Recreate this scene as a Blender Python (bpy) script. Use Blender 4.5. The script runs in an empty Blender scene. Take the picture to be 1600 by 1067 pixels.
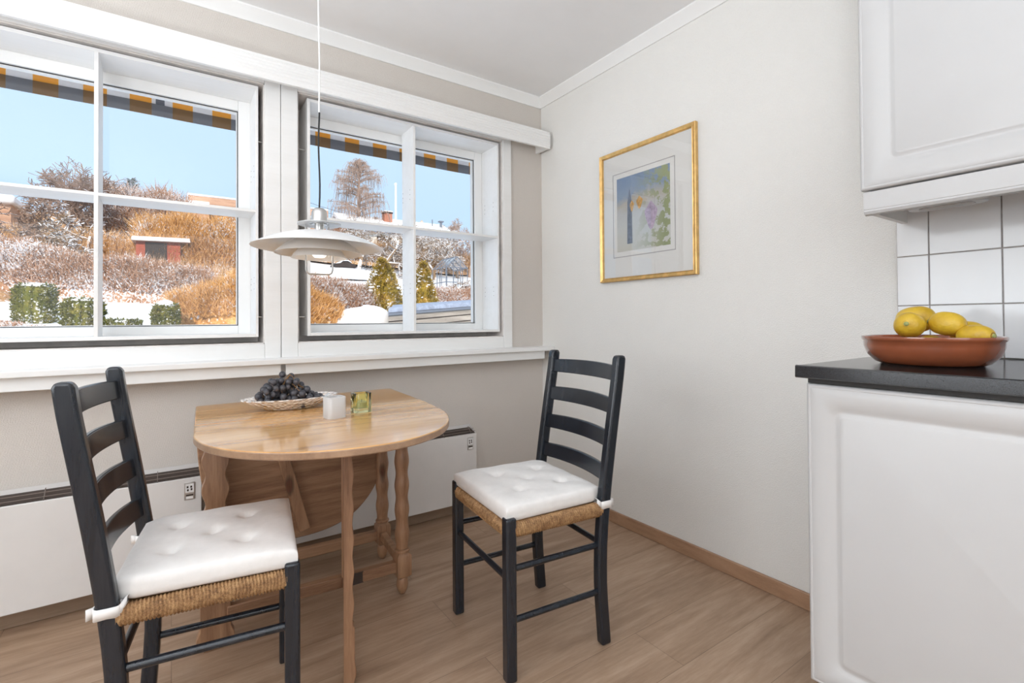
import bpy, bmesh, math, random
import numpy as np
from mathutils import Vector, Matrix
random.seed(7); RNG = np.random.default_rng(7)
SC = bpy.context.scene; COL = SC.collection
PI = math.pi
D = 2.415      # y of the window wall
XR = 1.895     # x of the picture wall
CEIL = 2.42
CAMH = 1.05
FPX = 770.63
ROT = ((.822981276, .0070995, -.568024134), (.000519526, .999912077, .013250195), (.568068262, -.0111998, .822905229))

def sight(px, py):
    a, b = (px-800)/FPX, (py-492.54)/FPX
    d = [ROT[0][k]*a + ROT[1][k]*b + ROT[2][k] for k in range(3)]
    return Vector((d[0], d[2], -d[1]))
def at(px, py, y):
    """survey point: where the sight line meets the vertical plane at depth y"""
    d = sight(px, py); t = y/d.y
    return Vector((d.x*t, y, CAMH + d.z*t))

# ------------------------------------------------------------------ mesh helpers
class MB:
    def __init__(s): s.v = []; s.f = []; s.mi = []; s.cur = 0
    def add(s, vs, fs):
        o = len(s.v); s.v += [tuple(p) for p in vs]
        for f in fs: s.f.append(tuple(o+i for i in f)); s.mi.append(s.cur)
        return s
    def box(s, a, b):
        x0, y0, z0 = [min(a[i], b[i]) for i in range(3)]; x1, y1, z1 = [max(a[i], b[i]) for i in range(3)]
        return s.add([(x0,y0,z0),(x1,y0,z0),(x1,y1,z0),(x0,y1,z0),(x0,y0,z1),(x1,y0,z1),(x1,y1,z1),(x0,y1,z1)],
                     [(0,3,2,1),(4,5,6,7),(0,1,5,4),(1,2,6,5),(2,3,7,6),(3,0,4,7)])
    def tube(s, pts, rad, n=8, cap=True, flat=None):
        pts = [Vector(p) for p in pts]; m = len(pts)
        rs = rad if isinstance(rad, (list, tuple)) else [rad]*m
        vs = []; up = None
        for i, p in enumerate(pts):
            t = (pts[min(i+1, m-1)] - pts[max(i-1, 0)])
            if t.length < 1e-9: t = Vector((0,0,1))
            t.normalize()
            if up is None: up = Vector((0,0,1)) if abs(t.z) < .9 else Vector((1,0,0))
            a = t.cross(up)
            if a.length < 1e-6: a = t.orthogonal()
            a.normalize(); b = a.cross(t).normalized(); up = b
            ra = rs[i] if not isinstance(rs[i], tuple) else rs[i][0]
            rb = rs[i] if not isinstance(rs[i], tuple) else rs[i][1]
            for k in range(n):
                w = 2*PI*k/n; vs.append(p + a*ra*math.cos(w) + b*rb*math.sin(w))
        fs = [(i*n+k, i*n+(k+1) % n, (i+1)*n+(k+1) % n, (i+1)*n+k) for i in range(m-1) for k in range(n)]
        if cap: fs += [tuple(range(n-1, -1, -1)), tuple((m-1)*n+k for k in range(n))]
        return s.add(vs, fs)
    def lathe(s, prof, c=(0,0,0), n=32, sx=1, sy=1, cap0=False, cap1=False, wob=None):
        vs = []
        for (r, z) in prof:
            for k in range(n):
                w = 2*PI*k/n; q = r*(wob(w, r, z) if wob else 1)
                vs.append((c[0]+q*sx*math.cos(w), c[1]+q*sy*math.sin(w), c[2]+z))
        m = len(prof)
        fs = [(i*n+k, i*n+(k+1) % n, (i+1)*n+(k+1) % n, (i+1)*n+k) for i in range(m-1) for k in range(n)]
        if cap0: fs.append(tuple(range(n-1, -1, -1)))
        if cap1: fs.append(tuple((m-1)*n+k for k in range(n)))
        return s.add(vs, fs)
    def prism(s, poly, f0, f1):
        """poly: list of 2D points; f0,f1 map (u,v) -> 3D for both ends"""
        n = len(poly); vs = [f0(*p) for p in poly] + [f1(*p) for p in poly]
        fs = [tuple(range(n-1, -1, -1)), tuple(range(n, 2*n))] + [(k, (k+1) % n, n+(k+1) % n, n+k) for k in range(n)]
        return s.add(vs, fs)
    def xform(s, M, start=0):
        s.v[start:] = [tuple(M @ Vector(p)) for p in s.v[start:]]; return s
    def build(s, name, mat, parent=None, smooth=35, bevel=0, seg=2, subsurf=0, loc=None):
        me = bpy.data.meshes.new(name); me.from_pydata(s.v, [], s.f); me.validate()
        mats = mat if isinstance(mat, (list, tuple)) else [mat]
        for m in mats: me.materials.append(m)
        if len(mats) > 1 and len(me.polygons) == len(s.mi): me.polygons.foreach_set('material_index', s.mi)
        bm = bmesh.new(); bm.from_mesh(me); bmesh.ops.recalc_face_normals(bm, faces=bm.faces); bm.to_mesh(me); bm.free()
        if smooth: me.shade_smooth(); me.set_sharp_from_angle(angle=math.radians(smooth))
        o = bpy.data.objects.new(name, me); COL.objects.link(o)
        if parent: o.parent = parent
        if loc: o.location = loc
        if bevel:
            b = o.modifiers.new('bevel', 'BEVEL'); b.width = bevel; b.segments = seg; b.limit_method = 'ANGLE'; b.angle_limit = math.radians(40)
            b.harden_normals = False
        if subsurf:
            b = o.modifiers.new('sub', 'SUBSURF'); b.levels = b.render_levels = subsurf
        return o
def _sides(s, ma, mb_, name, parent):
    s.mi = [0, 0] + [1]*(len(s.f)-2); return s.build(name, [ma, mb_], parent, bevel=.004, seg=3)
MB.sides = _sides
def raw(name, vs, tris, mat, parent=None, smooth=False):
    me = bpy.data.meshes.new(name); vs = np.asarray(vs, np.float32); tris = np.asarray(tris, np.int32)
    k = tris.shape[1]; n = len(tris)
    me.vertices.add(len(vs)); me.vertices.foreach_set('co', vs.ravel())
    me.loops.add(n*k); me.loops.foreach_set('vertex_index', tris.ravel())
    me.polygons.add(n); me.polygons.foreach_set('loop_start', np.arange(0, n*k, k, dtype=np.int32))
    if smooth: me.polygons.foreach_set('use_smooth', np.ones(n, bool))
    me.update(calc_edges=True); me.materials.append(mat)
    o = bpy.data.objects.new(name, me); COL.objects.link(o)
    if parent: o.parent = parent
    return o
def thing(name, label, cat, loc=(0,0,0), rz=0, group=None):
    o = bpy.data.objects.new(name, None); COL.objects.link(o); o.location = loc; o.rotation_euler = (0,0,rz); o.empty_display_size = .05
    return tag(o, label, cat, group)
def tag(o, label, cat, group=None, kind=None):
    o['label'] = label; o['category'] = cat
    if group: o['group'] = group
    if kind: o['kind'] = kind
    return o
def struct(o):
    o['kind'] = 'structure'; return o
def sempty(name):
    o = bpy.data.objects.new(name, None); COL.objects.link(o); return struct(o)

# ------------------------------------------------------------------ materials
def nodes(name):
    m = bpy.data.materials.new(name); m.use_nodes = True; nt = m.node_tree
    return m, nt, nt.nodes['Principled BSDF']
def L(nt, a, b): nt.links.new(a, b)
def N(nt, t, **k):
    n = nt.nodes.new(t)
    for a, b in k.items():
        if a in n.inputs: n.inputs[a].default_value = b
        else: setattr(n, a, b)
    return n
def coords(nt, scale=(1,1,1), rot=(0,0,0), kind='Object'):
    tc = N(nt, 'ShaderNodeTexCoord'); mp = N(nt, 'ShaderNodeMapping'); mp.inputs['Scale'].default_value = scale; mp.inputs['Rotation'].default_value = rot
    L(nt, tc.outputs[kind], mp.inputs['Vector']); return mp.outputs['Vector']
def ramp(nt, fac, stops):
    r = N(nt, 'ShaderNodeValToRGB'); e = r.color_ramp.elements
    while len(e) > 1: e.remove(e[-1])
    e[0].position = stops[0][0]; e[0].color = (*stops[0][1], 1)
    for p, c in stops[1:]: q = e.new(p); q.color = (*c, 1)
    L(nt, fac, r.inputs['Fac']); return r.outputs['Color']
def noise(nt, vec, scale, detail=4, rough=.6, dist=0):
    n = N(nt, 'ShaderNodeTexNoise'); n.inputs['Scale'].default_value = scale; n.inputs['Detail'].default_value = detail
    n.inputs['Roughness'].default_value = rough; n.inputs['Distortion'].default_value = dist; L(nt, vec, n.inputs['Vector']); return n.outputs['Fac']
def bump(nt, bsdf, h, strength=.3, dist=.01):
    b = N(nt, 'ShaderNodeBump'); b.inputs['Strength'].default_value = strength; b.inputs['Distance'].default_value = dist
    L(nt, h, b.inputs['Height']); L(nt, b.outputs['Normal'], bsdf.inputs['Normal'])
def mixc(nt, fac, a, b, mode='MIX'):
    m = N(nt, 'ShaderNodeMix', data_type='RGBA', blend_type=mode)
    for s, v in ((0, fac), (6, a), (7, b)):
        if isinstance(v, (int, float)): m.inputs[s].default_value = v
        elif isinstance(v, tuple): m.inputs[s].default_value = (*v, 1)
        else: L(nt, v, m.inputs[s])
    return m.outputs[2]
def mathn(nt, op, a, b=0.0, c=None):
    m = N(nt, 'ShaderNodeMath', operation=op)
    for i, v in enumerate((a, b) if c is None else (a, b, c)):
        if isinstance(v, (int, float)): m.inputs[i].default_value = v
        else: L(nt, v, m.inputs[i])
    return m.outputs[0]
def plain(name, c, rough=.5, metal=0, var=.04, scale=9, bmp=0, bscale=200, coat=0, spec=.5):
    m, nt, b = nodes(name); v = coords(nt)
    f = noise(nt, v, scale, 3)
    lo = tuple(max(0, x*(1-var)) for x in c); hi = tuple(min(1, x*(1+var)) for x in c)
    L(nt, ramp(nt, f, [(.3, lo), (.7, hi)]), b.inputs['Base Color'])
    b.inputs['Roughness'].default_value = rough; b.inputs['Metallic'].default_value = metal; b.inputs['Specular IOR Level'].default_value = spec
    if coat: b.inputs['Coat Weight'].default_value = coat; b.inputs['Coat Roughness'].default_value = .06
    if bmp: bump(nt, b, noise(nt, v, bscale, 3), bmp, .002)
    return m
def wood(name, dark, mid, light, grain=(1, 14, 14), rough=.45, scale=5, coat=0, coatr=.1, knots=0, rot=(0,0,0), bmp=.05, kind='Object'):
    m, nt, b = nodes(name); v = coords(nt, grain, rot, kind)
    big = noise(nt, v, scale*.5, 3, .5, .6); fine = noise(nt, v, scale*5, 5, .7, .2)
    f = mathn(nt, 'ADD', mathn(nt, 'MULTIPLY', big, .65), mathn(nt, 'MULTIPLY', fine, .35))
    c = ramp(nt, f, [(.34, dark), (.5, mid), (.66, light)])
    if knots:
        vo = N(nt, 'ShaderNodeTexVoronoi'); vo.inputs['Scale'].default_value = knots
        L(nt, coords(nt, (.45 if grain[0] == 1 else 1, .45 if grain[1] == 1 else 1, .45 if grain[2] == 1 else 1), rot, kind), vo.inputs['Vector'])
        kf = ramp(nt, vo.outputs['Distance'], [(.0, (0,0,0)), (.07, (.35,.35,.35)), (.12, (1,1,1))])
        c = mixc(nt, 1.0, c, mixc(nt, 1.0, kf, (.45, .3, .2), 'LIGHTEN'), 'MULTIPLY')
    L(nt, c, b.inputs['Base Color']); b.inputs['Roughness'].default_value = rough
    if coat: b.inputs['Coat Weight'].default_value = coat; b.inputs['Coat Roughness'].default_value = coatr
    if bmp: bump(nt, b, fine, bmp, .002)
    return m

M = {}
# woven fibreglass wallpaper
def wallmat(name, c):
    m, nt, b = nodes(name); v = coords(nt)
    f = noise(nt, v, 2.5, 3); L(nt, ramp(nt, f, [(.3, tuple(x*.97 for x in c)), (.7, c)]), b.inputs['Base Color'])
    w = N(nt, 'ShaderNodeTexVoronoi'); w.inputs['Scale'].default_value = 210; w.distance = 'CHEBYCHEV'; w.inputs['Randomness'].default_value = .45
    L(nt, coords(nt, (1,1,1.3), (.6,.5,.78)), w.inputs['Vector'])
    b.inputs['Roughness'].default_value = .85; bump(nt, b, w.outputs['Distance'], .8, .0022); return m
M['wall'] = wallmat('woven_wallpaper_beige', (.66, .612, .565))  # same wallpaper, the window wall's shade put into the colour
M['wall_light'] = wallmat('woven_wallpaper_greige', (.83, .82, .79))  # lit copy of that wallpaper, lighter in colour
M['ceiling'] = plain('ceiling_paint', (.86, .86, .865), .9, var=.01)
M['white'] = plain('white_gloss_paint', (.86, .86, .85), .32, var=.02, scale=3)
M['whitewood'] = wood('white_stained_wood', (.82,.815,.80), (.845,.84,.83), (.865,.865,.855), (1,12,12), .4, 3, bmp=.03)
M['reveal'] = plain('grey_reveal', (.78, .74, .71), .7, var=.12, scale=14)
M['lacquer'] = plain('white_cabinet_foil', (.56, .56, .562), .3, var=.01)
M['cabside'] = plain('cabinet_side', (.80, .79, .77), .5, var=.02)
M['grout'] = plain('grey_grout', (.40, .37, .355), .9, var=.15, scale=60)
M['tile'] = plain('white_glazed_tile', (.82, .83, .845), .12, var=.01, bmp=.03, bscale=9)
M['counter'] = plain('black_speckled_laminate', (.022, .023, .026), .13, var=.6, scale=500, bmp=.04, bscale=500)
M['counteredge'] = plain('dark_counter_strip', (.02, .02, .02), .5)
M['blacklac'] = wood('black_lacquered_wood', (.008,.011,.016), (.013,.017,.024), (.020,.024,.031), (14,14,1), .24, 4, coat=.2, coatr=.13, bmp=.05)
M['rope'] = None
M['cushion'] = plain('white_cotton', (.84, .82, .80), .95, var=.03, scale=40, bmp=.25, bscale=900)
M['gold'] = plain('gilt_frame', (.78, .50, .19), .32, .75, var=.18, scale=30)
M['mat'] = plain('cream_passepartout', (.82, .81, .78), .8, var=.01)
M['matline'] = plain('grey_mat_line', (.42, .40, .40), .7)
M['metal'] = plain('brushed_steel', (.62, .62, .61), .28, 1.0, var=.05)
M['lampwhite'] = plain('white_enamel', (.84, .84, .835), .28, var=.01)
M['heater'] = plain('heater_enamel', (.72, .70, .68), .4, var=.02)
M['heaterdark'] = plain('heater_slot', (.055, .038, .03), .6)
M['slat'] = plain('brown_grille_slat', (.20,.16,.14), .5)
M['terracotta'] = plain('glazed_terracotta', (.33, .092, .038), .2, var=.22, scale=7, coat=1)
M['grape'] = plain('black_grape', (.050, .048, .056), .34, var=.7, scale=35)
M['stem'] = plain('grape_stalk', (.25, .13, .05), .7)
M['cable_w'] = plain('white_cable', (.8, .8, .79), .5)
M['cable_b'] = plain('black_cable', (.01, .01, .01), .5)
M['pine'] = wood('pine_underside', (.20,.10,.055), (.33,.185,.105), (.43,.26,.155), (1,16,16), .5, 3.2, knots=4.5, bmp=.08)
M['pineZ'] = wood('pine_leg', (.19,.095,.05), (.33,.18,.10), (.45,.27,.155), (13,13,1), .42, 3, knots=5, coat=.25, bmp=.08)
M['top'] = wood('lacquered_table_top', (.50,.235,.06), (.69,.365,.115), (.79,.48,.19), (1,11,6), .22, 3.2, coat=.75, coatr=.09, bmp=.10)
M['edge'] = wood('worn_table_edge', (.24,.14,.085), (.36,.225,.14), (.46,.30,.19), (5,5,5), .4, 3, coat=.2)  # side faces of the top, a greyer and darker brown
M['base'] = wood('oak_baseboard', (.30,.17,.10), (.38,.225,.135), (.43,.265,.165), (3,3,16), .5, 4, bmp=.03)
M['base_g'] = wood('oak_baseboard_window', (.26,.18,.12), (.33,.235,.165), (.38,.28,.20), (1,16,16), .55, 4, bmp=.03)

def ropemat():
    m, nt, b = nodes('twisted_rush_cord'); v = coords(nt)
    f = noise(nt, v, 60, 4, .7); w = noise(nt, coords(nt, (1,1,1)), 330, 3, .7)
    c = ramp(nt, mathn(nt, 'ADD', mathn(nt, 'MULTIPLY', f, .5), mathn(nt, 'MULTIPLY', w, .5)), [(.33, (.10,.045,.018)), (.48, (.31,.165,.07)), (.62, (.54,.33,.155))])
    L(nt, c, b.inputs['Base Color']); b.inputs['Roughness'].default_value = .6; bump(nt, b, w, .6, .003); return m
M['rope'] = ropemat()

def floormat():
    m, nt, b = nodes('oak_laminate_planks'); v = coords(nt)
    br = N(nt, 'ShaderNodeTexBrick'); br.offset = .37; br.offset_frequency = 2; br.squash = 1
    for k, x in (('Scale', 1), ('Brick Width', 1.28), ('Row Height', .19), ('Mortar Size', .0011), ('Mortar Smooth', .1), ('Bias', 0)): br.inputs[k].default_value = x
    br.inputs['Color1'].default_value = (0,0,0,1); br.inputs['Color2'].default_value = (1,1,1,1); br.inputs['Mortar'].default_value = (.5,.5,.5,1)
    L(nt, v, br.inputs['Vector'])
    off = N(nt, 'ShaderNodeVectorMath', operation='MULTIPLY_ADD'); L(nt, br.outputs['Color'], off.inputs[0]); off.inputs[1].default_value = (31, 17, 9)
    mp = N(nt, 'ShaderNodeMapping'); mp.inputs['Scale'].default_value = (1, 9, 9); L(nt, v, mp.inputs['Vector']); L(nt, mp.outputs['Vector'], off.inputs[2])
    big = noise(nt, off.outputs[0], 1.6, 3, .5, 1.1); fine = noise(nt, off.outputs[0], 11, 6, .72, .3)
    f = mathn(nt, 'ADD', mathn(nt, 'MULTIPLY', big, .6), mathn(nt, 'MULTIPLY', fine, .4))
    f = mathn(nt, 'ADD', f, mathn(nt, 'MULTIPLY', mathn(nt, 'SUBTRACT', br.outputs['Color'], .5), .05))
    c = ramp(nt, f, [(.33, (.27,.172,.11)), (.5, (.375,.252,.168)), (.66, (.465,.33,.23))])
    c = mixc(nt, mathn(nt, 'MULTIPLY', br.outputs['Fac'], .55), c, (.13, .08, .05))
    L(nt, c, b.inputs['Base Color']); b.inputs['Roughness'].default_value = .42; b.inputs['Specular IOR Level'].default_value = .4
    bump(nt, b, mathn(nt, 'SUBTRACT', mathn(nt, 'MULTIPLY', fine, .25), br.outputs['Fac']), .18, .0015); return m
M['floor'] = floormat()

def thinglass(name, tint=(1,1,1), rough=0.0, refl=1.0):
    m, nt, b = nodes(name); nt.nodes.remove(b); out = nt.nodes['Material Output']
    tr = N(nt, 'ShaderNodeBsdfTransparent'); tr.inputs['Color'].default_value = (*tint, 1)
    gl = N(nt, 'ShaderNodeBsdfGlossy'); gl.inputs['Roughness'].default_value = rough
    fr = N(nt, 'ShaderNodeFresnel'); fr.inputs['IOR'].default_value = 1.45
    geo = N(nt, 'ShaderNodeNewGeometry'); front = mathn(nt, 'SUBTRACT', 1.0, geo.outputs['Backfacing'])
    mx = N(nt, 'ShaderNodeMixShader'); L(nt, mathn(nt, 'MULTIPLY', mathn(nt, 'MULTIPLY', fr.outputs[0], refl), front), mx.inputs[0]); L(nt, tr.outputs[0], mx.inputs[1]); L(nt, gl.outputs[0], mx.inputs[2])
    L(nt, mx.outputs[0], out.inputs['Surface']); return m
M['pane'] = thinglass('window_glass', (.985, .99, .985))
M['picglass'] = thinglass('picture_glass', (.98,.98,.98), 0, 2.6)
M['acrylic'] = thinglass('clear_acrylic', (.9,.9,.9), .05, 1.6)
def glassm(name, c, rough=0, trans=1, ior=1.5):
    m, nt, b = nodes(name); b.inputs['Base Color'].default_value = (*c, 1); b.inputs['Roughness'].default_value = rough
    b.inputs['Transmission Weight'].default_value = trans; b.inputs['IOR'].default_value = ior; return m
def crystalm():
    m, nt, b = nodes('pressed_crystal'); nt.nodes.remove(b); out = nt.nodes['Material Output']
    tr = N(nt, 'ShaderNodeBsdfTransparent'); tr.inputs['Color'].default_value = (.95,.96,.96,1); gl = N(nt, 'ShaderNodeBsdfGlossy'); gl.inputs['Roughness'].default_value = .04
    tl = N(nt, 'ShaderNodeBsdfRefraction'); tl.inputs['IOR'].default_value = 1.3; tl.inputs['Roughness'].default_value = .12; a = N(nt, 'ShaderNodeMixShader'); a.inputs[0].default_value = .5; L(nt, tr.outputs[0], a.inputs[1]); L(nt, tl.outputs[0], a.inputs[2])
    b2 = N(nt, 'ShaderNodeMixShader'); vo = N(nt, 'ShaderNodeTexVoronoi'); vo.inputs['Scale'].default_value = 75; L(nt, coords(nt), vo.inputs['Vector']); bu = N(nt, 'ShaderNodeBump'); bu.inputs['Strength'].default_value = 1; bu.inputs['Distance'].default_value = .006; L(nt, vo.outputs['Distance'], bu.inputs['Height'])
    for q in (gl, tl): L(nt, bu.outputs['Normal'], q.inputs['Normal'])
    lw = N(nt, 'ShaderNodeLayerWeight'); L(nt, bu.outputs['Normal'], lw.inputs['Normal']); lw.inputs['Blend'].default_value = .45; df = N(nt, 'ShaderNodeBsdfTranslucent'); df.inputs['Color'].default_value = (.95,.95,.95,1); d2 = N(nt, 'ShaderNodeBsdfDiffuse'); d2.inputs['Color'].default_value = (.95,.95,.95,1); d3 = N(nt, 'ShaderNodeAddShader'); L(nt, df.outputs[0], d3.inputs[0]); L(nt, d2.outputs[0], d3.inputs[1])
    a2 = N(nt, 'ShaderNodeMixShader'); a2.inputs[0].default_value = .5; L(nt, a.outputs[0], a2.inputs[1]); L(nt, d3.outputs[0], a2.inputs[2]); a = a2
    L(nt, lw.outputs['Facing'], b2.inputs[0]); L(nt, a.outputs[0], b2.inputs[1]); L(nt, gl.outputs[0], b2.inputs[2]); L(nt, b2.outputs[0], out.inputs['Surface']); return m
M['crystal'] = crystalm()
M['frosted'] = glassm('frosted_white_glass', (.92,.92,.92), .55, .45)
M['green'] = glassm('green_glass', (.91,.97,.60), .02)
M['ring'] = glassm('translucent_ring', (.9,.9,.9), .3, .5)
m_, nt_, b_0 = nodes('lamp_bulb'); b_0.inputs['Emission Color'].default_value = (1, .95, .88, 1); b_0.inputs['Emission Strength'].default_value = 2.2; M['bulb'] = m_
M['wax'] = plain('candle_wax', (.70, .62, .52), .6)

# ------------------------------------------------------------------ room shell
def rect_ring(mb, x0, x1, z0, z1, hx0, hx1, hz0, hz1, y0, y1):
    mb.box((x0,y0,z0), (hx0,y1,z1)); mb.box((hx1,y0,z0), (x1,y1,z1)); mb.box((hx0,y0,z0), (hx1,y1,hz0)); mb.box((hx0,y0,hz1), (hx1,y1,z1)); return mb
XL, YB = -2.3, -2.6
W = [(-.808, .338, .957, 2.108), (.475, 1.602, .957, 2.108)]      # the two openings: x0, x1, z0, z1
YO = 2.70                                                           # outer face of the wall
mb = MB()
for a, b in ((XL-.15, W[0][0]), (W[0][1], W[1][0]), (W[1][1], XR+.15)): mb.box((a, D, -.1), (b, YO, CEIL+.1))
for w in W: mb.box((w[0], D, -.1), (w[1], YO, w[2])); mb.box((w[0], D, w[3]), (w[1], YO, CEIL+.1))
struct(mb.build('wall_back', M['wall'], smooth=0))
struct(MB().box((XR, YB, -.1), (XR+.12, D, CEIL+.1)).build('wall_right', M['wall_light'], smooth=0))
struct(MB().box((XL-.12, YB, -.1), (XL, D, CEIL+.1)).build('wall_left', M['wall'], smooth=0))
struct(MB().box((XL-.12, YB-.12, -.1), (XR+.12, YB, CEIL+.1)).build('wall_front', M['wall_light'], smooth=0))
struct(MB().box((XL, YB, -.1), (XR, D, 0)).build('floor', M['floor'], smooth=0))
struct(MB().box((XL, YB, CEIL), (XR, D, CEIL+.1)).build('ceiling', M['ceiling'], smooth=0))
# cornice (cove moulding)
cove = [(0,0), (0,-.052), (.008,-.052), (.014,-.040), (.034,-.018), (.044,-.008), (.044,0)]
struct(MB().prism(cove, lambda u, v: (XL, D-u, CEIL+v), lambda u, v: (XR, D-u, CEIL+v)).build('trim_1', M['white'], smooth=25))
struct(MB().prism(cove, lambda u, v: (XR-u, YB, CEIL+v), lambda u, v: (XR-u, D, CEIL+v)).build('trim_2', M['white'], smooth=25))
struct(MB().box((XR-.013, .70, 0), (XR, D-.013, .06)).build('baseboard_right', M['base'], bevel=.003))
struct(MB().box((XL, D-.013, 0), (XR, D, .06)).build('baseboard_back', M['base_g'], bevel=.003))
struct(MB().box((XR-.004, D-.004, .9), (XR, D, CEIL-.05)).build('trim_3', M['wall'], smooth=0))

# window casings
CF = D-.014
mb = MB()
mb.box((.405, CF, .885), (.475, D, 2.16)); mb.box((1.602, CF, .885), (1.660, D, 2.16)); mb.box((.475, CF, .885), (1.602, D, .957)); mb.box((.475, CF, 2.108), (1.602, D, 2.16))
struct(mb.build('trim_4', M['whitewood'], bevel=.003))
mb = MB(); mb.box((.338, CF, .885), (.403, D, 2.16)); mb.box((-.87, CF, .885), (-.808, D, 2.16)); mb.box((-.808, CF, .885), (.338, D, .957)); mb.box((-.808, CF, 2.108), (.338, D, 2.16))
struct(mb.build('trim_5', M['whitewood'], bevel=.003))
# sill with split apron
struct(MB().box((-1.05, 2.295, .870), (XR, D, .894)).build('trim_6', M['white'], bevel=.004))
struct(MB().box((-1.05, 2.322, .822), (.390, 2.345, .870)).build('trim_7', M['white'], bevel=.003))
struct(MB().box((.409, 2.322, .822), (1.84, 2.345, .870)).build('trim_8', M['white'], bevel=.003))
struct(MB().box((-1.05, 2.36, .826), (1.86, D, .869)).build('trim_9', M['reveal'], bevel=0))
# pelmet (fluted curtain box)
fl = [(0, 2.078), (.003, 2.086), (0, 2.094)]
for k in range(5): fl += [(0, 2.100+k*.013), (-.0025, 2.1065+k*.013)]
fl += [(0, 2.166), (.004, 2.171), (0, 2.178), (.012, 2.180), (.016, 2.078)]
mb = MB().prism([(u, z) for u, z in fl], lambda u, z: (-1.3, 2.289+u, z), lambda u, z: (1.868, 2.289+u, z))
mb.box((-1.3, 2.30, 2.160), (1.866, D, 2.176)); mb.box((1.852, 2.301, 2.082), (1.868, D, 2.160)); mb.box((-1.3, 2.301, 2.082), (-1.284, D, 2.160))
struct(mb.build('trim_10', M['whitewood'], smooth=20))

# ------------------------------------------------------------------ windows
def window(n, w, mull, openleft):
    root = sempty('window_%d' % n)
    x0, x1, z0, z1 = w
    # reveal lining
    mb = MB(); t = .004
    for a, b in (((x0, D-.002, z0), (x0+t, YO, z1)), ((x1-t, D-.002, z0), (x1, YO, z1)), ((x0, D-.002, z0), (x1, YO, z0+t)), ((x0, D-.002, z1-t), (x1, YO, z1))): mb.box(a, b)
    mb.build('window_reveal', M['reveal'], root, smooth=0)
    # inner lattice box
    bx0, bx1, bz0, bz1 = (x0+.043, x1-.023, .987, 2.092) if n == 2 else (x0+.023, x1-.024, .987, 2.092)
    F, Bk = D-.002, 2.588
    mb = rect_ring(MB(), bx0, bx1, bz0, bz1, bx0+.013, bx1-.011, bz0+.014, bz1-.014, F, Bk)
    mb.build('lattice_box', M['whitewood'], root, bevel=.001)
    xm = mull
    MB().box((xm-.0065, F+.001, bz0+.012), (xm+.0065, Bk-.02, bz1-.012)).build('mullion', M['whitewood'], root, bevel=.001)
    mb = MB(); mb.box((bx0+.011, F+.0015, 1.534), (xm-.006, Bk-.012, 1.546)); mb.box((xm+.006, F+.0015, 1.534), (bx1-.009, Bk-.012, 1.546))
    mb.build('muntin', M['whitewood'], root, bevel=.001)
    # pins between box and reveal, and shelf-pin holes
    for xx, (a, b) in (((x0+bx0)/2, (x0, bx0)), ((bx1+x1)/2, (bx1, x1))):
        for z in (1.075, 1.86): MB().tube([(a, D+.04, z), (b, D+.04, z)], .003, 8).build('pin', M['metal'], root)
    for hx in (bx1-.0112, xm-.0068):
        for hz in (1.20, 1.225, 1.25, 1.70, 1.725, 1.75):
            for hy in (D+.045, D+.14):
                MB().tube([(hx-.0006, hy, hz), (hx+.0006, hy, hz)], .0018, 8).build('screw_hole', M['heaterdark'], root)
    # sash: frame around the glass
    sx0, sx1, sz0, sz1 = bx0+.004, bx1-.004, bz0+.004, bz1-.004
    gx0, gx1, gz0, gz1 = sx0+.042, sx1-.056, 1.037, 2.033
    mb = rect_ring(MB(), sx0, sx1, sz0, sz1, gx0, gx1, gz0, gz1, 2.590, 2.640)
    mb.build('sash_frame', M['white'], root, bevel=.003)
    rect_ring(MB(), x0+.002, x1-.002, z0+.002, z1-.002, sx0+.002, sx1-.002, sz0+.002, sz1-.002, 2.597, 2.66).build('outer_frame', M['reveal'], root, smooth=0)
    rect_ring(MB(), gx0, gx1, gz0, gz1, gx0+.003, gx1-.003, gz0+.003, gz1-.003, 2.603, 2.606).build('gasket', M['cable_b'], root, smooth=0)
    rect_ring(MB(), gx0, gx1, gz0, gz1, gx0+.006, gx1-.006, gz0+.006, gz1-.006, 2.609, 2.636).build('glazing_bead', M['white'], root, smooth=0)
    MB().box((gx0, 2.612, gz0), (gx1, 2.616, gz1)).build('window_pane', M['pane'], root, smooth=0)
    return root
window(1, W[0], -.2345, True)
window(2, W[1], 1.050, False)

mb = MB(); wz0, wz1 = .70, 2.20
for a_, b_ in (((-1.96, YB, wz0), (-1.90, YB+.03, wz1)), ((.70, YB, wz0), (.76, YB+.03, wz1)), ((-1.90, YB, wz0), (.70, YB+.03, wz0+.06)), ((-1.90, YB, wz1-.06), (.70, YB+.03, wz1))): mb.box(a_, b_)
struct(mb.build('window_3', M['white'], bevel=.003))  # empty frame out of view, added to go with the rear fill light
mb = MB()
for a_, b_ in (((XL, -.06, .85), (XL+.03, 0, 2.15)), ((XL, 1.80, .85), (XL+.03, 1.86, 2.15)), ((XL, 0, .79), (XL+.03, 1.80, .85)), ((XL, 0, 2.15), (XL+.03, 1.80, 2.21))): mb.box(a_, b_)
struct(mb.build('window_4', M['white'], bevel=.003))  # unseen frame added around the left fill light
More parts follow.
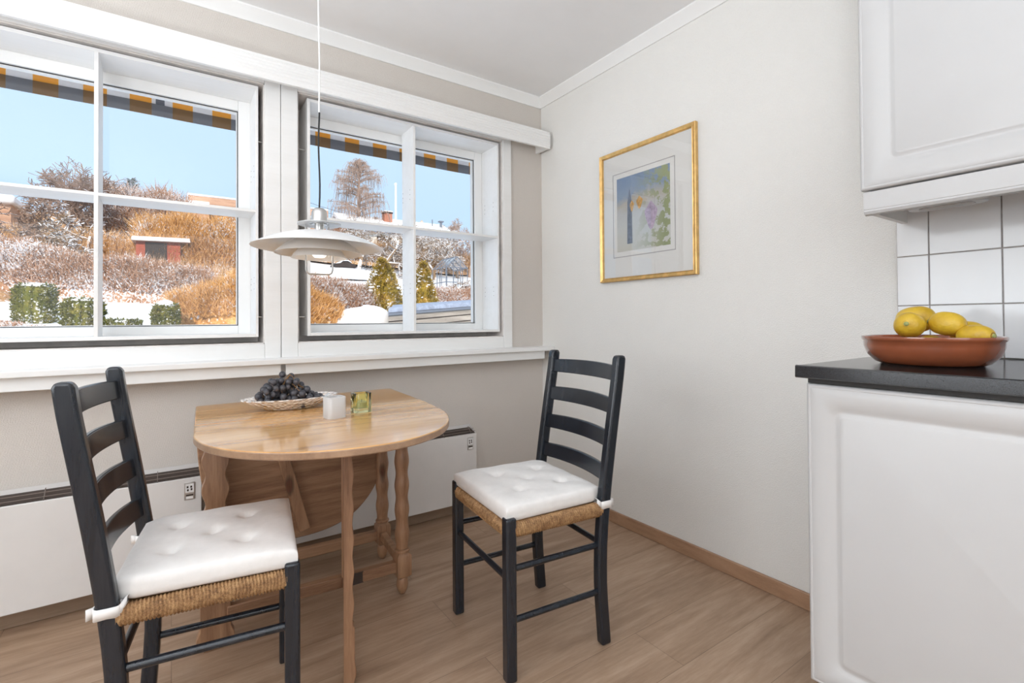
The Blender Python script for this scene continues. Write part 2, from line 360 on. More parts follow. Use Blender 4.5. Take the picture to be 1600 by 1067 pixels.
# ------------------------------------------------------------------ panel heaters
def heater(x0, x1, label):
    r = thing('panel_heater', label, 'heater', (x0, 2.37, .078), 0, 'panel heaters under the window')
    w = x1-x0; P = lambda x, y, z: (x, y-2.37, z-.078)
    MB().box(P(0, 2.325, .078), P(w, 2.337, .441)).build('front_panel', M['heater'], r, bevel=.003)
    mb = MB().prism([(2.338, .080), (2.402, .080), (2.402, .480), (2.338, .446)], lambda y, z: P(0, y, z), lambda y, z: P(.004, y, z))
    mb.prism([(2.338, .080), (2.402, .080), (2.402, .480), (2.338, .446)], lambda y, z: P(w-.004, y, z), lambda y, z: P(w, y, z))
    mb.box(P(.004, 2.398, .09), P(w-.004, 2.402, .478)); mb.box(P(.004, 2.338, .08), P(w-.004, 2.40, .084))
    mb.build('casing', M['heater'], r, smooth=0)
    mb = MB().prism([(2.335, .4425), (2.339, .4425), (2.398, .462), (2.398, .459)], lambda y, z: P(.004, y, z), lambda y, z: P(w-.004, y, z))
    mb.build('grille_back', M['heaterdark'], r, smooth=0)
    mb = MB()
    for k in range(2):
        yy = 2.333+k*.017; zz = .4525+k*.0105
        mb.box(P(.004, yy, zz), P(w-.004, yy+.003, zz+.0016))
    for k in range(int(w/.16)+1):
        xx = .045+k*.16
        if xx < w-.01: mb.prism([(2.331, .441), (2.335, .441), (2.372, .474), (2.360, .474)], lambda y, z: P(xx, y, z), lambda y, z: P(xx+.002, y, z))
    mb.build('grille', M['slat'], r, smooth=0)
    cx = w-.058
    cp = MB().box(P(cx, 2.3225, .357), P(cx+.036, 2.326, .424)).build('control_panel', M['metal'], r, bevel=.001)
    MB().box(P(cx+.004, 2.3215, .385), P(cx+.032, 2.323, .419)).build('display', M['lampwhite'], cp, smooth=0)
    mb = MB()
    for a, b in ((.008,.403), (.02,.403), (.009,.391), (.021,.393)): mb.box(P(cx+a, 2.3212, b), P(cx+a+.006, 2.3217, b+.008))
    mb.build('button', M['heaterdark'], cp, smooth=0)
    MB().box(P(cx+.006, 2.3212, .372), P(cx+.030, 2.323, .3775)).build('slider', M['heaterdark'], cp, smooth=0)
    MB().box(P(cx+.006, 2.3212, .360), P(cx+.030, 2.323, .370)).build('switch', M['lampwhite'], cp, bevel=.001)
    for hx in (.12, w-.12): MB().box(P(hx, 2.395, .2), P(hx+.03, D-.0005, .24)).build('wall_bracket', M['metal'], r, smooth=0)
heater(-1.05, .099, 'long white panel heater low on the wall behind the chair on the left')
heater(.33, 1.366, 'long white panel heater low on the wall, behind the table and towards the corner')

# ------------------------------------------------------------------ kitchen units
def rrect(w0, w1, h0, h1, r, n=6):
    pts = []
    for cx, cy, a0 in ((w1-r, h1-r, 0), (w0+r, h1-r, PI/2), (w0+r, h0+r, PI), (w1-r, h0+r, 1.5*PI)):
        for k in range(n+1):
            a = a0+k*PI/2/n; pts.append((cx+r*math.cos(a), cy+r*math.sin(a)))
    return pts
def door_mesh(w, h, t, inset, f):
    """routed door front; f maps (u across, v up, depth back from front face)"""
    mb = MB(); i = inset
    rings = [(0, 0, w, h, .002, t), (0, 0, w, h, .002, .005), (.0035, .0035, w-.0035, h-.0035, .003, .0012), (.008,.008,w-.008,h-.008,.003,.0), (.0095,.0095,w-.0095,h-.0095,.003,.0008), (.011,.011,w-.011,h-.011,.003,0),
             (i-.0025, i-.0025, w-i+.0025, h-i+.0025, .026, 0), (i, i, w-i, h-i, .024, .0018), (i+.004, i+.004, w-i-.004, h-i-.004, .022, .0022), (i+.007, i+.007, w-i-.007, h-i-.007, .020, .0042),
             (i+.013, i+.013, w-i-.013, h-i-.013, .016, .0038), (i+.020, i+.020, w-i-.020, h-i-.020, .010, .0008), (i+.023, i+.023, w-i-.023, h-i-.023, .008, .0)]
    vs = []; n = 28
    for (a, b, c, d, r, z) in rings:
        for (u, v) in rrect(a, c, b, d, r): vs.append(f(u, v, z))
    fs = [(k*n+j, k*n+(j+1) % n, (k+1)*n+(j+1) % n, (k+1)*n+j) for k in range(len(rings)-1) for j in range(n)]
    fs += [tuple(range(n)), tuple((len(rings)-1)*n+j for j in range(n))]
    return mb.add(vs, fs)
CX, CY = 1.28, .588      # front plane of the base unit, its left side
r = thing('base_cabinet', 'white kitchen base cabinet with a routed panel door under the black worktop', 'cabinet', (1.6, .25, 0))
P = lambda x, y, z: (x-1.6, y-.25, z)
mb = MB().box(P(CX+.021, -.10, .165), P(XR-.001, CY-.001, .893)); mb.box(P(CX+.07, -.10, 0), P(XR-.001, CY-.012, .165)); mb.build('body', M['lacquer'], r, bevel=.002)
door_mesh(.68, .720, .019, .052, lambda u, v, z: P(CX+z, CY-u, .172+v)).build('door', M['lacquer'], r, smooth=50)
r2 = thing('base_cabinet', 'white kitchen base cabinet beyond the first, further along the worktop', 'cabinet', (1.6, -.7, 0))
P = lambda x, y, z: (x-1.6, y+.7, z)
mb = MB().box(P(CX+.021, -1.6, .165), P(XR-.001, -.103, .893)); mb.box(P(CX+.07, -1.6, 0), P(XR-.001, -.103, .165)); mb.build('body', M['lacquer'], r2, bevel=.002)
door_mesh(.70, .720, .019, .052, lambda u, v, z: P(CX+z, -.101-u, .172+v)).build('door', M['lacquer'], r2, smooth=50)
door_mesh(.70, .720, .019, .052, lambda u, v, z: P(CX+z, -.804-u, .172+v)).build('door', M['lacquer'], r2, smooth=50)
# worktop
wt = thing('kitchen_worktop', 'black worktop with a rounded front edge carrying the terracotta bowl', 'worktop', (1.57, -.4, .92))
prof = [(0, .003), (.001, .0285), (.006, .031), (.012, .0305), (.02, .0295), (.634, .0295), (.634, 0), (.004, 0)]
MB().prism(prof, lambda u, z: (1.26+u-1.57, CY+.016+.4, .906+z-.92), lambda u, z: (1.26+u-1.57, -1.6+.4, .906+z-.92)).build('worktop_slab', M['counter'], wt, smooth=40)
MB().box((1.284-1.57, CY-.003+.4, .8935-.92), (XR-.002-1.57, -1.6+.4, .906-.92)).build('shadow_strip', M['counteredge'], wt, smooth=0)  # dark strip standing in for the shade in the gap under the slab
# upper cabinet
UX, UY = 1.585, .578
r = thing('wall_cabinet', 'white wall cabinet with routed door and light pelmet above the tiles', 'cabinet', (1.74, 0, 1.4))
P = lambda x, y, z: (x-1.74, y, z-1.4)
mb = MB().box(P(UX+.021, -.02, 1.405), P(XR-.001, UY-.002, 2.38)); mb.build('body', M['lacquer'], r, bevel=.0015)
MB().box(P(UX+.021, UY-.018, 1.345), P(XR-.001, UY-.002, 1.4049)).build('side_panel', M['cabside'], r, bevel=.001)
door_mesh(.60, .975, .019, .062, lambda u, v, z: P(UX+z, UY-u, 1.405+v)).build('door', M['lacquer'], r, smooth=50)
pr_ = [(0, 1.346), (.004, 1.339), (.014, 1.336), (.019, 1.338), (.019, 1.400), (.0, 1.400), (.0, 1.352), (.001, 1.351)]
MB().prism(pr_, lambda u, z: P(UX+.007+u, UY-.006, z), lambda u, z: P(UX+.007+u, -.02, z)).build('light_pelmet', M['lacquer'], r, smooth=40)
r = thing('wall_cabinet', 'white wall cabinet next along from the one at the picture wall', 'cabinet', (1.74, -.5, 1.4))
P = lambda x, y, z: (x-1.74, y+.5, z-1.4)
MB().box(P(UX+.021, -1.2, 1.405), P(XR-.001, -.023, 2.38)).build('body', M['lacquer'], r, bevel=.0015)
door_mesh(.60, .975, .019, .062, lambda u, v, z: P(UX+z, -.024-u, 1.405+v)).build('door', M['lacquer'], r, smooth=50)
# under-cabinet light
ul = thing('undercabinet_light', 'small white lamp fixed under the wall cabinet', 'light', (1.66, .41, 1.358))
MB().prism(rrect(-.085, .085, -.035, .035, .03), lambda u, v: (v, u, .0465), lambda u, v: (v*.9, u*.93, -.018)).build('housing', M['lacquer'], ul, bevel=.002)
MB().prism(rrect(-.055, .055, -.02, .02, .012), lambda u, v: (v, u, -.0175), lambda u, v: (v, u, -.021)).build('lens', M['frosted'], ul, bevel=.001)
# tiles
gy = [.5885, .509, .349, .189, .029, -.131, -.291]; gz = [.9365, 1.088, 1.241, 1.394]
struct(MB().box((XR-.006, -1.2, .936), (XR-.0005, .590, 1.405)).build('wall_tiles_grout', M['grout'], smooth=0)).name = 'trim_11'
mb = MB(); g = .0016
for i in range(len(gy)-1):
    for j in range(3): mb.box((XR-.010, gy[i+1]+g, gz[j]+g), (XR-.005, gy[i]-(g if i else 0), gz[j+1]-g))
    mb.box((XR-.010, gy[i+1]+g, gz[3]+g), (XR-.005, gy[i]-(g if i else 0), 1.4045))
struct(mb.build('trim_12', M['tile'], bevel=.0012))

# terracotta bowl with lemons
BX, BY, BZ = 1.545, .418, .9357
prof = [(.001, .006), (.08, .0062), (.105, .012), (.122, .028), (.134, .052), (.137, .066), (.141, .069), (.147, .0695), (.1475, .0655), (.146, .060), (.143, .0575), (.1425, .045), (.135, .024), (.118, .006), (.104, .0), (.001, 0)]
b_ = MB().lathe([(a*.945, c) for a, c in prof], n=72).build('terracotta_bowl', M['terracotta'], smooth=60, loc=(BX, BY, BZ))
tag(b_, 'round red-brown glazed terracotta dish on the black worktop, holding lemons', 'bowl')
def lemonmat():
    m, nt, b = nodes('lemon_peel'); v = coords(nt)
    f = noise(nt, v, 18, 4); L(nt, ramp(nt, f, [(.3, (.50,.30,.02)), (.6, (.68,.45,.035)), (.8, (.76,.55,.10))]), b.inputs['Base Color'])
    b.inputs['Roughness'].default_value = .33; bump(nt, b, noise(nt, v, 240, 2), .35, .002); return m
M['lemon'] = lemonmat(); M['lemonend'] = plain('lemon_stalk_end', (.30, .33, .12), .6)
M['lemonbrown'] = plain('lemon_calyx', (.24, .13, .03), .7)
def lemon(loc, axis, r, Ln, label, grp='lemons in the terracotta dish'):
    t = thing('lemon', label, 'lemon', loc, 0, grp)
    a = Vector(axis).normalized(); q = Vector((0,0,1)).rotation_difference(a); t.rotation_mode = 'QUATERNION'; t.rotation_quaternion = q
    pr = []; n = 22
    for k in range(n+1):
        u = -1+2*k/n; base = math.sqrt(max(0, 1-abs(u)**2.3))
        rr = r*base
        if abs(u) > .86: rr = max(rr*.9, r*.22*(1-(abs(u)-.86)/.14)**.5)
        pr.append((max(rr, .0004), u*Ln))
    MB().lathe(pr, n=32, cap0=True, cap1=True, wob=lambda w, rr, z: 1+.02*math.sin(3*w+z*60)).build('peel', M['lemon'], t, smooth=80)
    mb = MB().lathe([(.0055, 0), (.005, .0022), (.0025, .004), (.0004, .0042)], (0, 0, Ln-.0012), n=12, cap0=True); mb.build('stalk_end', M['lemonend'], t)
    MB().lathe([(.0085, -.003), (.008, .0006), (.0004, .001)], (0, 0, Ln-.0026), n=16, cap0=True).build('calyx', M['lemonbrown'], t)
def onx(px, py, x):
    d = sight(px, py); k = x/d.x; return Vector((x, d.y*k, CAMH+d.z*k))
lp = lambda px, py, x: onx(px, py, x)
lemon(lp(1421, 508, 1.50), (-.98, -.12, .10), .0315, .037, 'lemon at the front left of the dish, its stalk end facing out')
lemon(lp(1431, 499, 1.60), (.25, -.9, .1), .034, .044, 'large lemon at the back left of the dish, partly hidden by the one in front')
lemon(lp(1480, 506, 1.53), (.1, 1, .16), .0285, .037, 'lemon lying lengthwise in the middle of the dish')
lemon(lp(1512, 520, 1.60), (.2, 1, .02), .028, .036, 'lemon at the back right of the dish, mostly sunk behind the rim')
lemon(lp(1524, 525, 1.515), (-.35, -.93, .03), .026, .037, 'low lemon at the right end of the dish with a greenish tip')
lemon(lp(1455, 537, 1.56), (.3, 1, 0), .021, .028, 'lemon at the bottom of the dish, just showing over the rim between two others')

# ------------------------------------------------------------------ picture
py0, py1, pz0, pz1 = 1.303, 1.888, 1.247, 1.916
pc = (XR, (py0+py1)/2, (pz0+pz1)/2)
r = thing('framed_picture', 'gilt-framed picture under glass on the wall beside the window corner', 'picture', pc)
def fr(u0, u1, v0, v1, prof, f):
    """mitred frame; prof = list of (inset, out) ; f(u,v,out)"""
    mb = MB(); vs = []
    for ins, out in prof:
        vs += [f(u0+ins, v0+ins, out), f(u1-ins, v0+ins, out), f(u1-ins, v1-ins, out), f(u0+ins, v1-ins, out)]
    n = len(prof); fs = [(k*4+j, k*4+(j+1) % 4, ((k+1) % n)*4+(j+1) % 4, ((k+1) % n)*4+j) for k in range(n) for j in range(4)]
    return mb.add(vs, fs)
hw, hh = (py1-py0)/2, (pz1-pz0)/2
F = lambda u, v, o: (-o, u, v)
fr(-hw, hw, -hh, hh, [(0, .001), (0, .020), (.003, .023), (.016, .017), (.019, .019), (.022, .012), (.022, .001)], F).build('frame', M['gold'], r, smooth=25)
MB().box((-.009, -hw+.021, -hh+.021), (-.001, hw-.021, hh-.021)).build('mount', M['mat'], r, smooth=0)
au0, au1, av0, av1 = -.150, .178, -.185, .190
mw = [(au0-.028, av0-.028), (au1+.028, av1+.028)]
fr(mw[0][0], mw[1][0], mw[0][1], mw[1][1], [(0, .0088), (0, .0096), (.004, .0096), (.004, .0088)], F).build('mount_line', M['matline'], r, smooth=0)
def artmat():
    m, nt, b = nodes('watercolour'); tc = N(nt, 'ShaderNodeTexCoord'); sp = N(nt, 'ShaderNodeSeparateXYZ'); L(nt, tc.outputs['Object'], sp.inputs[0])
    v = coords(nt); n1 = noise(nt, v, 9, 5, .6, .8); n2 = noise(nt, v, 26, 5)
    z = mathn(nt, 'ADD', sp.outputs['Z'], mathn(nt, 'MULTIPLY', mathn(nt, 'SUBTRACT', n1, .5), .16))
    z = mathn(nt, 'ADD', mathn(nt, 'MULTIPLY', z, 2.6), .5)
    c = ramp(nt, z, [(0, (.62,.61,.54)), (.3, (.60,.62,.60)), (.52, (.55,.56,.56)), (.66, (.50,.47,.40)), (.78, (.26,.34,.46)), (1, (.20,.29,.44))])
    gy_ = mathn(nt, 'ADD', mathn(nt, 'MULTIPLY', sp.outputs['Y'], -5.5), .35); gm = mathn(nt, 'MULTIPLY', gy_, mathn(nt, 'GREATER_THAN', n2, .5))
    c = mixc(nt, N_clamp(nt, gm), c, (.30, .34, .16))
    L(nt, c, b.inputs['Base Color']); b.inputs['Roughness'].default_value = .8; return m
def N_clamp(nt, v):
    c = N(nt, 'ShaderNodeClamp'); L(nt, v, c.inputs[0]); return c.outputs[0]
art = MB().box((-.0100, au0, av0), (-.0090, au1, av1)).build('painting', artmat(), r, smooth=0)
M['steeple'] = plain('painted_blue_tower', (.16,.20,.27), .8, var=.3, scale=60); M['pont'] = plain('painted_ochre', (.62,.36,.12), .8, var=.3, scale=50); M['plila'] = plain('painted_lilac', (.48,.38,.50), .8, var=.3, scale=50)
mb = MB(); yv = .093
mb.prism([(yv-.017,-.15),(yv+.017,-.15),(yv+.014,.06),(yv,.125),(yv-.014,.06)], lambda u, v: (-.0101, u, v), lambda u, v: (-.0104, u, v)); mb.build('painted_tower', M['steeple'], r, smooth=0)
def blob(cy, cz, ry, rz, nm, mat):
    pts = [(cy+ry*math.cos(a)*(1+.2*math.sin(3*a)), cz+rz*math.sin(a)*(1+.15*math.cos(4*a))) for a in [2*PI*k/20 for k in range(20)]]
    MB().prism(pts, lambda u, v: (-.0102, u, v), lambda u, v: (-.0105, u, v)).build(nm, mat, r, smooth=0)
blob(.03, .045, .018, .028, 'painted_patch', M['pont']); blob(.078, .035, .012, .025, 'painted_patch', M['pont']); blob(-.04, -.03, .035, .06, 'painted_patch', M['plila'])
MB().box((-.0135, -hw+.0205, -hh+.0205), (-.0115, hw-.0205, hh-.0205)).build('picture_glass', M['picglass'], r, smooth=0)

# ------------------------------------------------------------------ chairs
CW, CD, CZ, CT, KS = .3891, .353, .474, .932, .91
ZS = [0, .1, .26, .42, .545, .67, .79, .95]; OF = [.0, -.015, -.022, -.008, .012, .033, .056, .085]
def off(z): return KS*float(np.interp(z, ZS, OF))
def smoothoff(z):
    return sum(off(min(max(z+d, 0), .95)) for d in (-.10, -.06, -.03, 0, .03, .06, .10))/7
def cord_rail(mb, a, b, rw, rh, pitch=.0072, slant=2.6):
    a, b = Vector(a), Vector(b); t = (b-a); ln = t.length; t.normalize(); side = t.cross(Vector((0,0,1))).normalized(); up = Vector((0,0,1))
    nseg = int(ln/pitch*5); n = 18; vs = []
    for i in range(nseg+1):
        s = i/nseg*ln
        for k in range(n):
            w = 2*PI*k/n; ph = s/pitch*2*PI + slant*w
            e = 1 + .085*math.sin(ph) + .012*math.sin(s*40+3)
            cx = math.copysign(abs(math.cos(w))**.8, math.cos(w)); sz = math.copysign(abs(math.sin(w))**.8, math.sin(w))
            vs.append(a + t*s + side*rw*e*cx + up*rh*e*sz)
    fs = [(i*n+k, i*n+(k+1) % n, (i+1)*n+(k+1) % n, (i+1)*n+k) for i in range(nseg) for k in range(n)]
    fs += [tuple(range(n-1, -1, -1)), tuple(nseg*n+k for k in range(n))]
    mb.add(vs, fs)
def make_chair(label):
    t = thing('dining_chair', label, 'chair', (0,0,0), 0, 'black ladder-back dining chairs')
    w, d = CW/2, CD/2; BL_ = M['blacklac']
    for s in (-1, 1):
        h = .017
        MB().prism([(-h,-h),(h,-h),(h,h),(-h,h)], lambda u, v: (d+u, s*w+v, 0), lambda u, v: (d+u, s*w+v, CZ)).build('front_leg', BL_, t, bevel=.006, seg=3)
    for s in (-1, 1):
        mb = MB(); zs = [0, .03, .08, .14, .2, .26, .32, .38, .44, .5, .56, .62, .68, .74, .8, .86, .9, .92]; vs = []; hy = .0155; m = len(zs)
        for z in zs:
            o = -(d + smoothoff(z)); dx = .0190
            vs += [(o-dx, s*w-hy, z), (o+dx, s*w-hy, z), (o+dx, s*w+hy, z), (o-dx, s*w+hy, z)]
        o = -(d+smoothoff(CT)); vs += [(o-.013, s*w-hy, CT), (o+.013, s*w-hy, CT), (o+.013, s*w+hy, CT), (o-.013, s*w+hy, CT)]
        m += 1
        fs = [(i*4+k, i*4+(k+1) % 4, (i+1)*4+(k+1) % 4, (i+1)*4+k) for i in range(m-1) for k in range(4)] + [(3,2,1,0), tuple((m-1)*4+k for k in range(4))]
        mb.add(vs, fs).build('back_post', BL_, t, smooth=30, bevel=.007, seg=3)
    for z0, z1 in ((.520,.570), (.630,.680), (.738,.788), (.846,.896)):
        mb = MB(); vs = []; n = 12; hw_ = w-.012
        for i in range(n+1):
            y = -hw_+2*hw_*i/n; bow = -.026*(1-(y/hw_)**2)
            for z, th in ((z0, .0065), (z1+.004*(1-(y/hw_)**2), .0065)):
                o = -(d + smoothoff(z)) + bow
                vs += [(o-th, y, z), (o+th, y, z)]
        fs = []
        for i in range(n):
            a, b = i*4, i*4+4
            fs += [(a, a+2, b+2, b), (a+1, b+1, b+3, a+3), (a+2, a+3, b+3, b+2), (a, b, b+1, a+1)]
        fs += [(0, 1, 3, 2), (n*4, n*4+2, n*4+3, n*4+1)]
        mb.add(vs, fs).build('back_slat', BL_, t, smooth=30, bevel=.003)
    rr = .0095
    def rung(a, b): MB().tube([a, b], rr, 12).build('rung', BL_, t)
    for s in (-1, 1):
        for z in (.172, .322): rung((d-.008, s*w, z), (-(d+smoothoff(z))+.008, s*w, z))
    rung((d, -w+.008, .292), (d, w-.008, .292)); rung((-(d+smoothoff(.325)), -w+.008, .325), (-(d+smoothoff(.325)), w-.008, .325))
    # rush seat
    mb = MB(); zr = .436; q = .020
    cord_rail(mb, (d, -w+.012, zr), (d, w-.012, zr), .0165, .022)
    cord_rail(mb, (-d, -w+.010, zr), (-d, w-.010, zr), .0150, .020)
    cord_rail(mb, (-d+.016, -w, zr), (d-.012, -w, zr), .0165, .022)
    cord_rail(mb, (-d+.016, w, zr), (d-.012, w, zr), .0165, .022)
    mb.box((-d, -w+.004, zr-.008), (d, w-.004, zr+.014))
    mb.build('rush_seat', M['rope'], t, smooth=50)
    return t
def make_cushion(label):
    t = thing('seat_cushion', label, 'cushion', (0,0,0), 0, 'tufted white chair cushions')
    w, d = CW/2, CD/2; z0 = .460; nx, ny = 48, 48
    tuft = [(.075,.085), (.075,-.085), (0,0), (-.085,.08), (-.085,-.08)]
    def shape(u, v):
        x = -d+.004 + (u+1)/2*(2*d+.006); half = (w+.004) - (.010 + .016*max(0, (-u-.8)/.2)**1.0 if u < -.8 else .010*(1-u)/2)
        if u > .72: half -= .0*(u-.72)
        return x, v*half
    def top(u, v):
        x, y = shape(u, v)
        e = (1-abs(u)**9)*(1-abs(v)**9)
        h = .039 + .012*e**.5 + .004*math.cos(u*1.5)*math.cos(v*1.4)
        for k, (tx, ty) in enumerate(tuft):
            dx, dy = x-tx, y-ty; r = math.hypot(dx, dy)
            h -= .0165*math.exp(-(r/.016)**2) + .004*math.exp(-(r/.05)**2)
            for q in range(3):
                a = .7*k+q*2.1+.3; al = dx*math.cos(a)+dy*math.sin(a); pe = -dx*math.sin(a)+dy*math.cos(a)
                if al > 0: h -= .0042*math.exp(-(pe/.005)**2)*math.exp(-al/.04)*(1-math.exp(-al/.01))
        h += .0015*math.sin(9*u+4*v)*math.sin(5*v+1)
        return x, y, z0+h
    vs = []; fs = []
    for i in range(nx+1):
        for j in range(ny+1):
            u, v = -1+2*i/nx, -1+2*j/ny
            u = math.copysign(1-(1-abs(u))**1.25, u); v = math.copysign(1-(1-abs(v))**1.25, v)
            vs.append(top(u, v))
    A = lambda i, j: i*(ny+1)+j
    fs = [(A(i,j), A(i+1,j), A(i+1,j+1), A(i,j+1)) for i in range(nx) for j in range(ny)]
    rim = [A(i, 0) for i in range(nx+1)] + [A(nx, j) for j in range(1, ny+1)] + [A(i, ny) for i in range(nx-1, -1, -1)] + [A(0, j) for j in range(ny-1, 0, -1)]
    prev = rim
    for (dz, grow) in ((-.008, 1.012), (-.022, 1.013), (-.034, 1.006), (-.0388, .985)):
        cur = []
        for q in rim:
            x, y, z = vs[q]; vs.append((x*grow, y*grow, z0+.039+dz)); cur.append(len(vs)-1)
        m = len(rim); fs += [(prev[k], prev[(k+1) % m], cur[(k+1) % m], cur[k]) for k in range(m)]; prev = cur
    fs.append(tuple(prev))
    MB().add(vs, fs).build('pad', M['cushion'], t, smooth=70)
    for (tx, ty) in tuft:
        zz = top(0, 0)[2]
    for s in (-1, 1):
        z = .452; o = -(d+smoothoff(z)); pts = []
        for k in range(17):
            a = -.35*PI + 1.7*PI*k/16 if False else 2*PI*k/16
            cx = math.copysign(abs(math.cos(a))**.45, math.cos(a)); sy = math.copysign(abs(math.sin(a))**.45, math.sin(a))
            pts.append((o+.0245*cx, s*w+.0185*sy))
        mb = MB(); vs2 = []
        hb = .0115
        for (x, y) in pts: vs2 += [(x, y, z-hb+.002*math.sin(x*200)), (x, y, z+hb+.002*math.sin(y*150))]
        fs2 = [(2*k, 2*k+2, 2*k+3, 2*k+1) for k in range(16)]
        mb.add(vs2, fs2); x1 = o+.022
        tie = mb; tie.add([(x1, s*(w-.002), z-.010), (x1, s*(w+.017), z-.010), (x1, s*(w+.017), z+.012), (x1, s*(w-.002), z+.012), (-d+.034, s*(w-.03), z+.008), (-d+.034, s*(w+.008), z+.008), (-d+.034, s*(w+.008), z+.022), (-d+.034, s*(w-.03), z+.022)],
                [(0,1,5,4), (1,2,6,5), (2,3,7,6), (3,0,4,7)])
        tie.add([(o-.024, s*w+.0, z-hb), (o-.036, s*w+s*.006, z-hb-.002), (o-.036, s*w+s*.006, z+hb-.001), (o-.024, s*w, z+hb)], [(0,1,2,3)])
        o_ = tie.build('tie_strap', M['cushion'], t, smooth=60)
        so = o_.modifiers.new('thick', 'SOLIDIFY'); so.thickness = .0016
    return t
ch = make_chair('black ladder-back chair with rush seat, nearest the corner, right of the table')
cu = make_cushion('white tufted seat pad tied to the chair on the right of the table')
def dup(root, label):
    r = root.copy(); COL.objects.link(r); r['label'] = label
    for c in list(root.children):
        k = c.copy(); COL.objects.link(k); k.parent = r
    return r
ch2 = dup(ch, 'black ladder-back chair with rush seat at the left edge, its back turned to the camera')
cu2 = dup(cu, 'white tufted seat pad tied to the chair on the left')
for o in (ch, cu): o.location = (1.0087, 1.377, 0); o.rotation_euler = (0, 0, 3.0408)
for o in (ch2, cu2): o.location = (.0909, 1.5062, 0); o.rotation_euler = (0, 0, -.1323)

# ------------------------------------------------------------------ gateleg table
TZ = .74
T = thing('gateleg_table', 'pine gateleg table with one leaf raised, under the window', 'table', (.43, 1.9, 0))
P = lambda x, y, z: (x-.43, y-1.9, z)
def catmull(pts, n=8):
    out = []
    for i in range(len(pts)-1):
        p0 = pts[max(i-1, 0)]; p1 = pts[i]; p2 = pts[i+1]; p3 = pts[min(i+2, len(pts)-1)]
        for k in range(n):
            t = k/n; out.append(tuple(.5*((2*p1[j]) + (-p0[j]+p2[j])*t + (2*p0[j]-5*p1[j]+4*p2[j]-p3[j])*t*t + (-p0[j]+3*p1[j]-3*p2[j]+p3[j])*t**3) for j in (0, 1)))
    out.append(pts[-1]); return out
HY = 1.775
leaf = catmull([(.812, HY-.001), (.797, 1.66), (.773, 1.52), (.722, 1.40), (.655, 1.31), (.575, 1.252), (.475, 1.218), (.365, 1.222), (.262, 1.256), (.180, 1.313), (.113, 1.392), (.070, 1.485), (.050, 1.59), (.052, 1.68), (.056, HY-.001)], 5)
MB().prism(leaf, lambda x, y: P(x, y, TZ-.021), lambda x, y: P(x, y, TZ)).sides(M['top'], M['edge'], 'raised_leaf', T)
ctr = [(.812, HY), (.838, 2.205), (.832, 2.218), (.080, 2.190), (.074, 2.18), (.056, HY)]
MB().prism(ctr, lambda x, y: P(x, y, TZ-.021), lambda x, y: P(x, y, TZ)).sides(M['top'], M['edge'], 'table_top', T)
# hanging leaf on the window side
hl = catmull([(.075, .700), (.078, .60), (.088, .48), (.112, .37), (.160, .28), (.235, .205), (.33, .165), (.45, .152), (.57, .163), (.665, .20), (.745, .275), (.795, .37), (.820, .48), (.832, .60), (.834, .700)], 5)
LY = 2.205
MB().prism(hl, lambda x, z: P(x, LY+.004+.02*(x-.45), z), lambda x, z: P(x, LY+.022+.02*(x-.45), z)).build('hanging_leaf', M['pine'], T, bevel=.004)
a = Vector((.350, 0, .60)); b = Vector((.458, 0, .185)); dr = (b-a).normalized(); sd = Vector((dr.z, 0, -dr.x))*.022
a = a - dr*.05
MB().prism([(a.x+sd.x, a.z+sd.z), (b.x+sd.x, b.z+sd.z), (b.x-sd.x, b.z-sd.z), (a.x-sd.x, a.z-sd.z)], lambda x, z: P(x, LY-.016, z), lambda x, z: P(x, LY+.004, z)).build('leaf_batten', M['pineZ'], T, bevel=.003)
# aprons
for a_, b_ in (((.14,1.845),(.735,1.865)), ((.155,2.135),(.745,2.155)), ((.125,1.87),(.145,2.13)), ((.735,1.867),(.755,2.133))): MB().box(P(*a_, .635), P(*b_, .7185)).build('apron', M['pine'], T, bevel=.003)
def turned(x, y, name, r0=.0275):
    mb = MB(); pr = [(.004, 0), (.012, .003), (.019, .016), (.0235, .036), (.0205, .058), (.0165, .068)]
    mb.lathe(pr, P(x, y, 0), 24, cap0=True, cap1=True)
    h = .0275; c = .008   # square block with chamfered ends
    def sq(z, k): return [P(x+h*k*a, y+h*k*b, z) for a, b in ((-1,-1), (1,-1), (1,1), (-1,1))]
    vs = sq(.062, .55)+sq(.075, 1)+sq(.150, 1)+sq(.164, .62)
    mb.add(vs, [(i*4+k, i*4+(k+1) % 4, (i+1)*4+(k+1) % 4, (i+1)*4+k) for i in range(3) for k in range(4)]+[(3,2,1,0), (12,13,14,15)])
    pr = [(.016, .158), (.0285, .164), (.0295, .168), (.0285, .172), (.020, .176)]
    z = .178
    while z < .716:
        pr.append((r0*(.93+.09*math.cos((z-.232)/.093*2*PI)), z)); z += .006
    pr.append((.022, .7185)); mb.lathe(pr, P(x, y, 0), 24, cap0=True, cap1=True)
    mb.build(name, M['pineZ'], T, smooth=50)
turned(.735, 1.825, 'leg'); turned(.772, 2.145, 'leg')
def sawn(x, y, w, t, name, z0=0, blk=True, ax=(1, 0), top=.7185, one_side=False):
    """flat leg sawn to the turned outline"""
    pts = []; zs = [z0+i*(top-z0)/110 for i in range(111)]
    def hw_(z):
        if z < .06: return w*(.30+.30*math.sin(min(1, z/.055)*PI*.75)+.1)
        if z < .165: return w*.56
        return w*(.44+.075*math.cos((z-.232)/.093*2*PI))
    R_ = [(hw_(z), z) for z in zs]; Lf = [(-(w*.5 if one_side else hw_(z)), z) for z in reversed(zs)]
    n = (-ax[1], ax[0])
    f = lambda s: (lambda u, z: P(x+ax[0]*u+n[0]*s, y+ax[1]*u+n[1]*s, z))
    MB().prism(R_+Lf, f(-t/2), f(t/2)).build(name, M['pineZ'], T, smooth=40, bevel=.002)
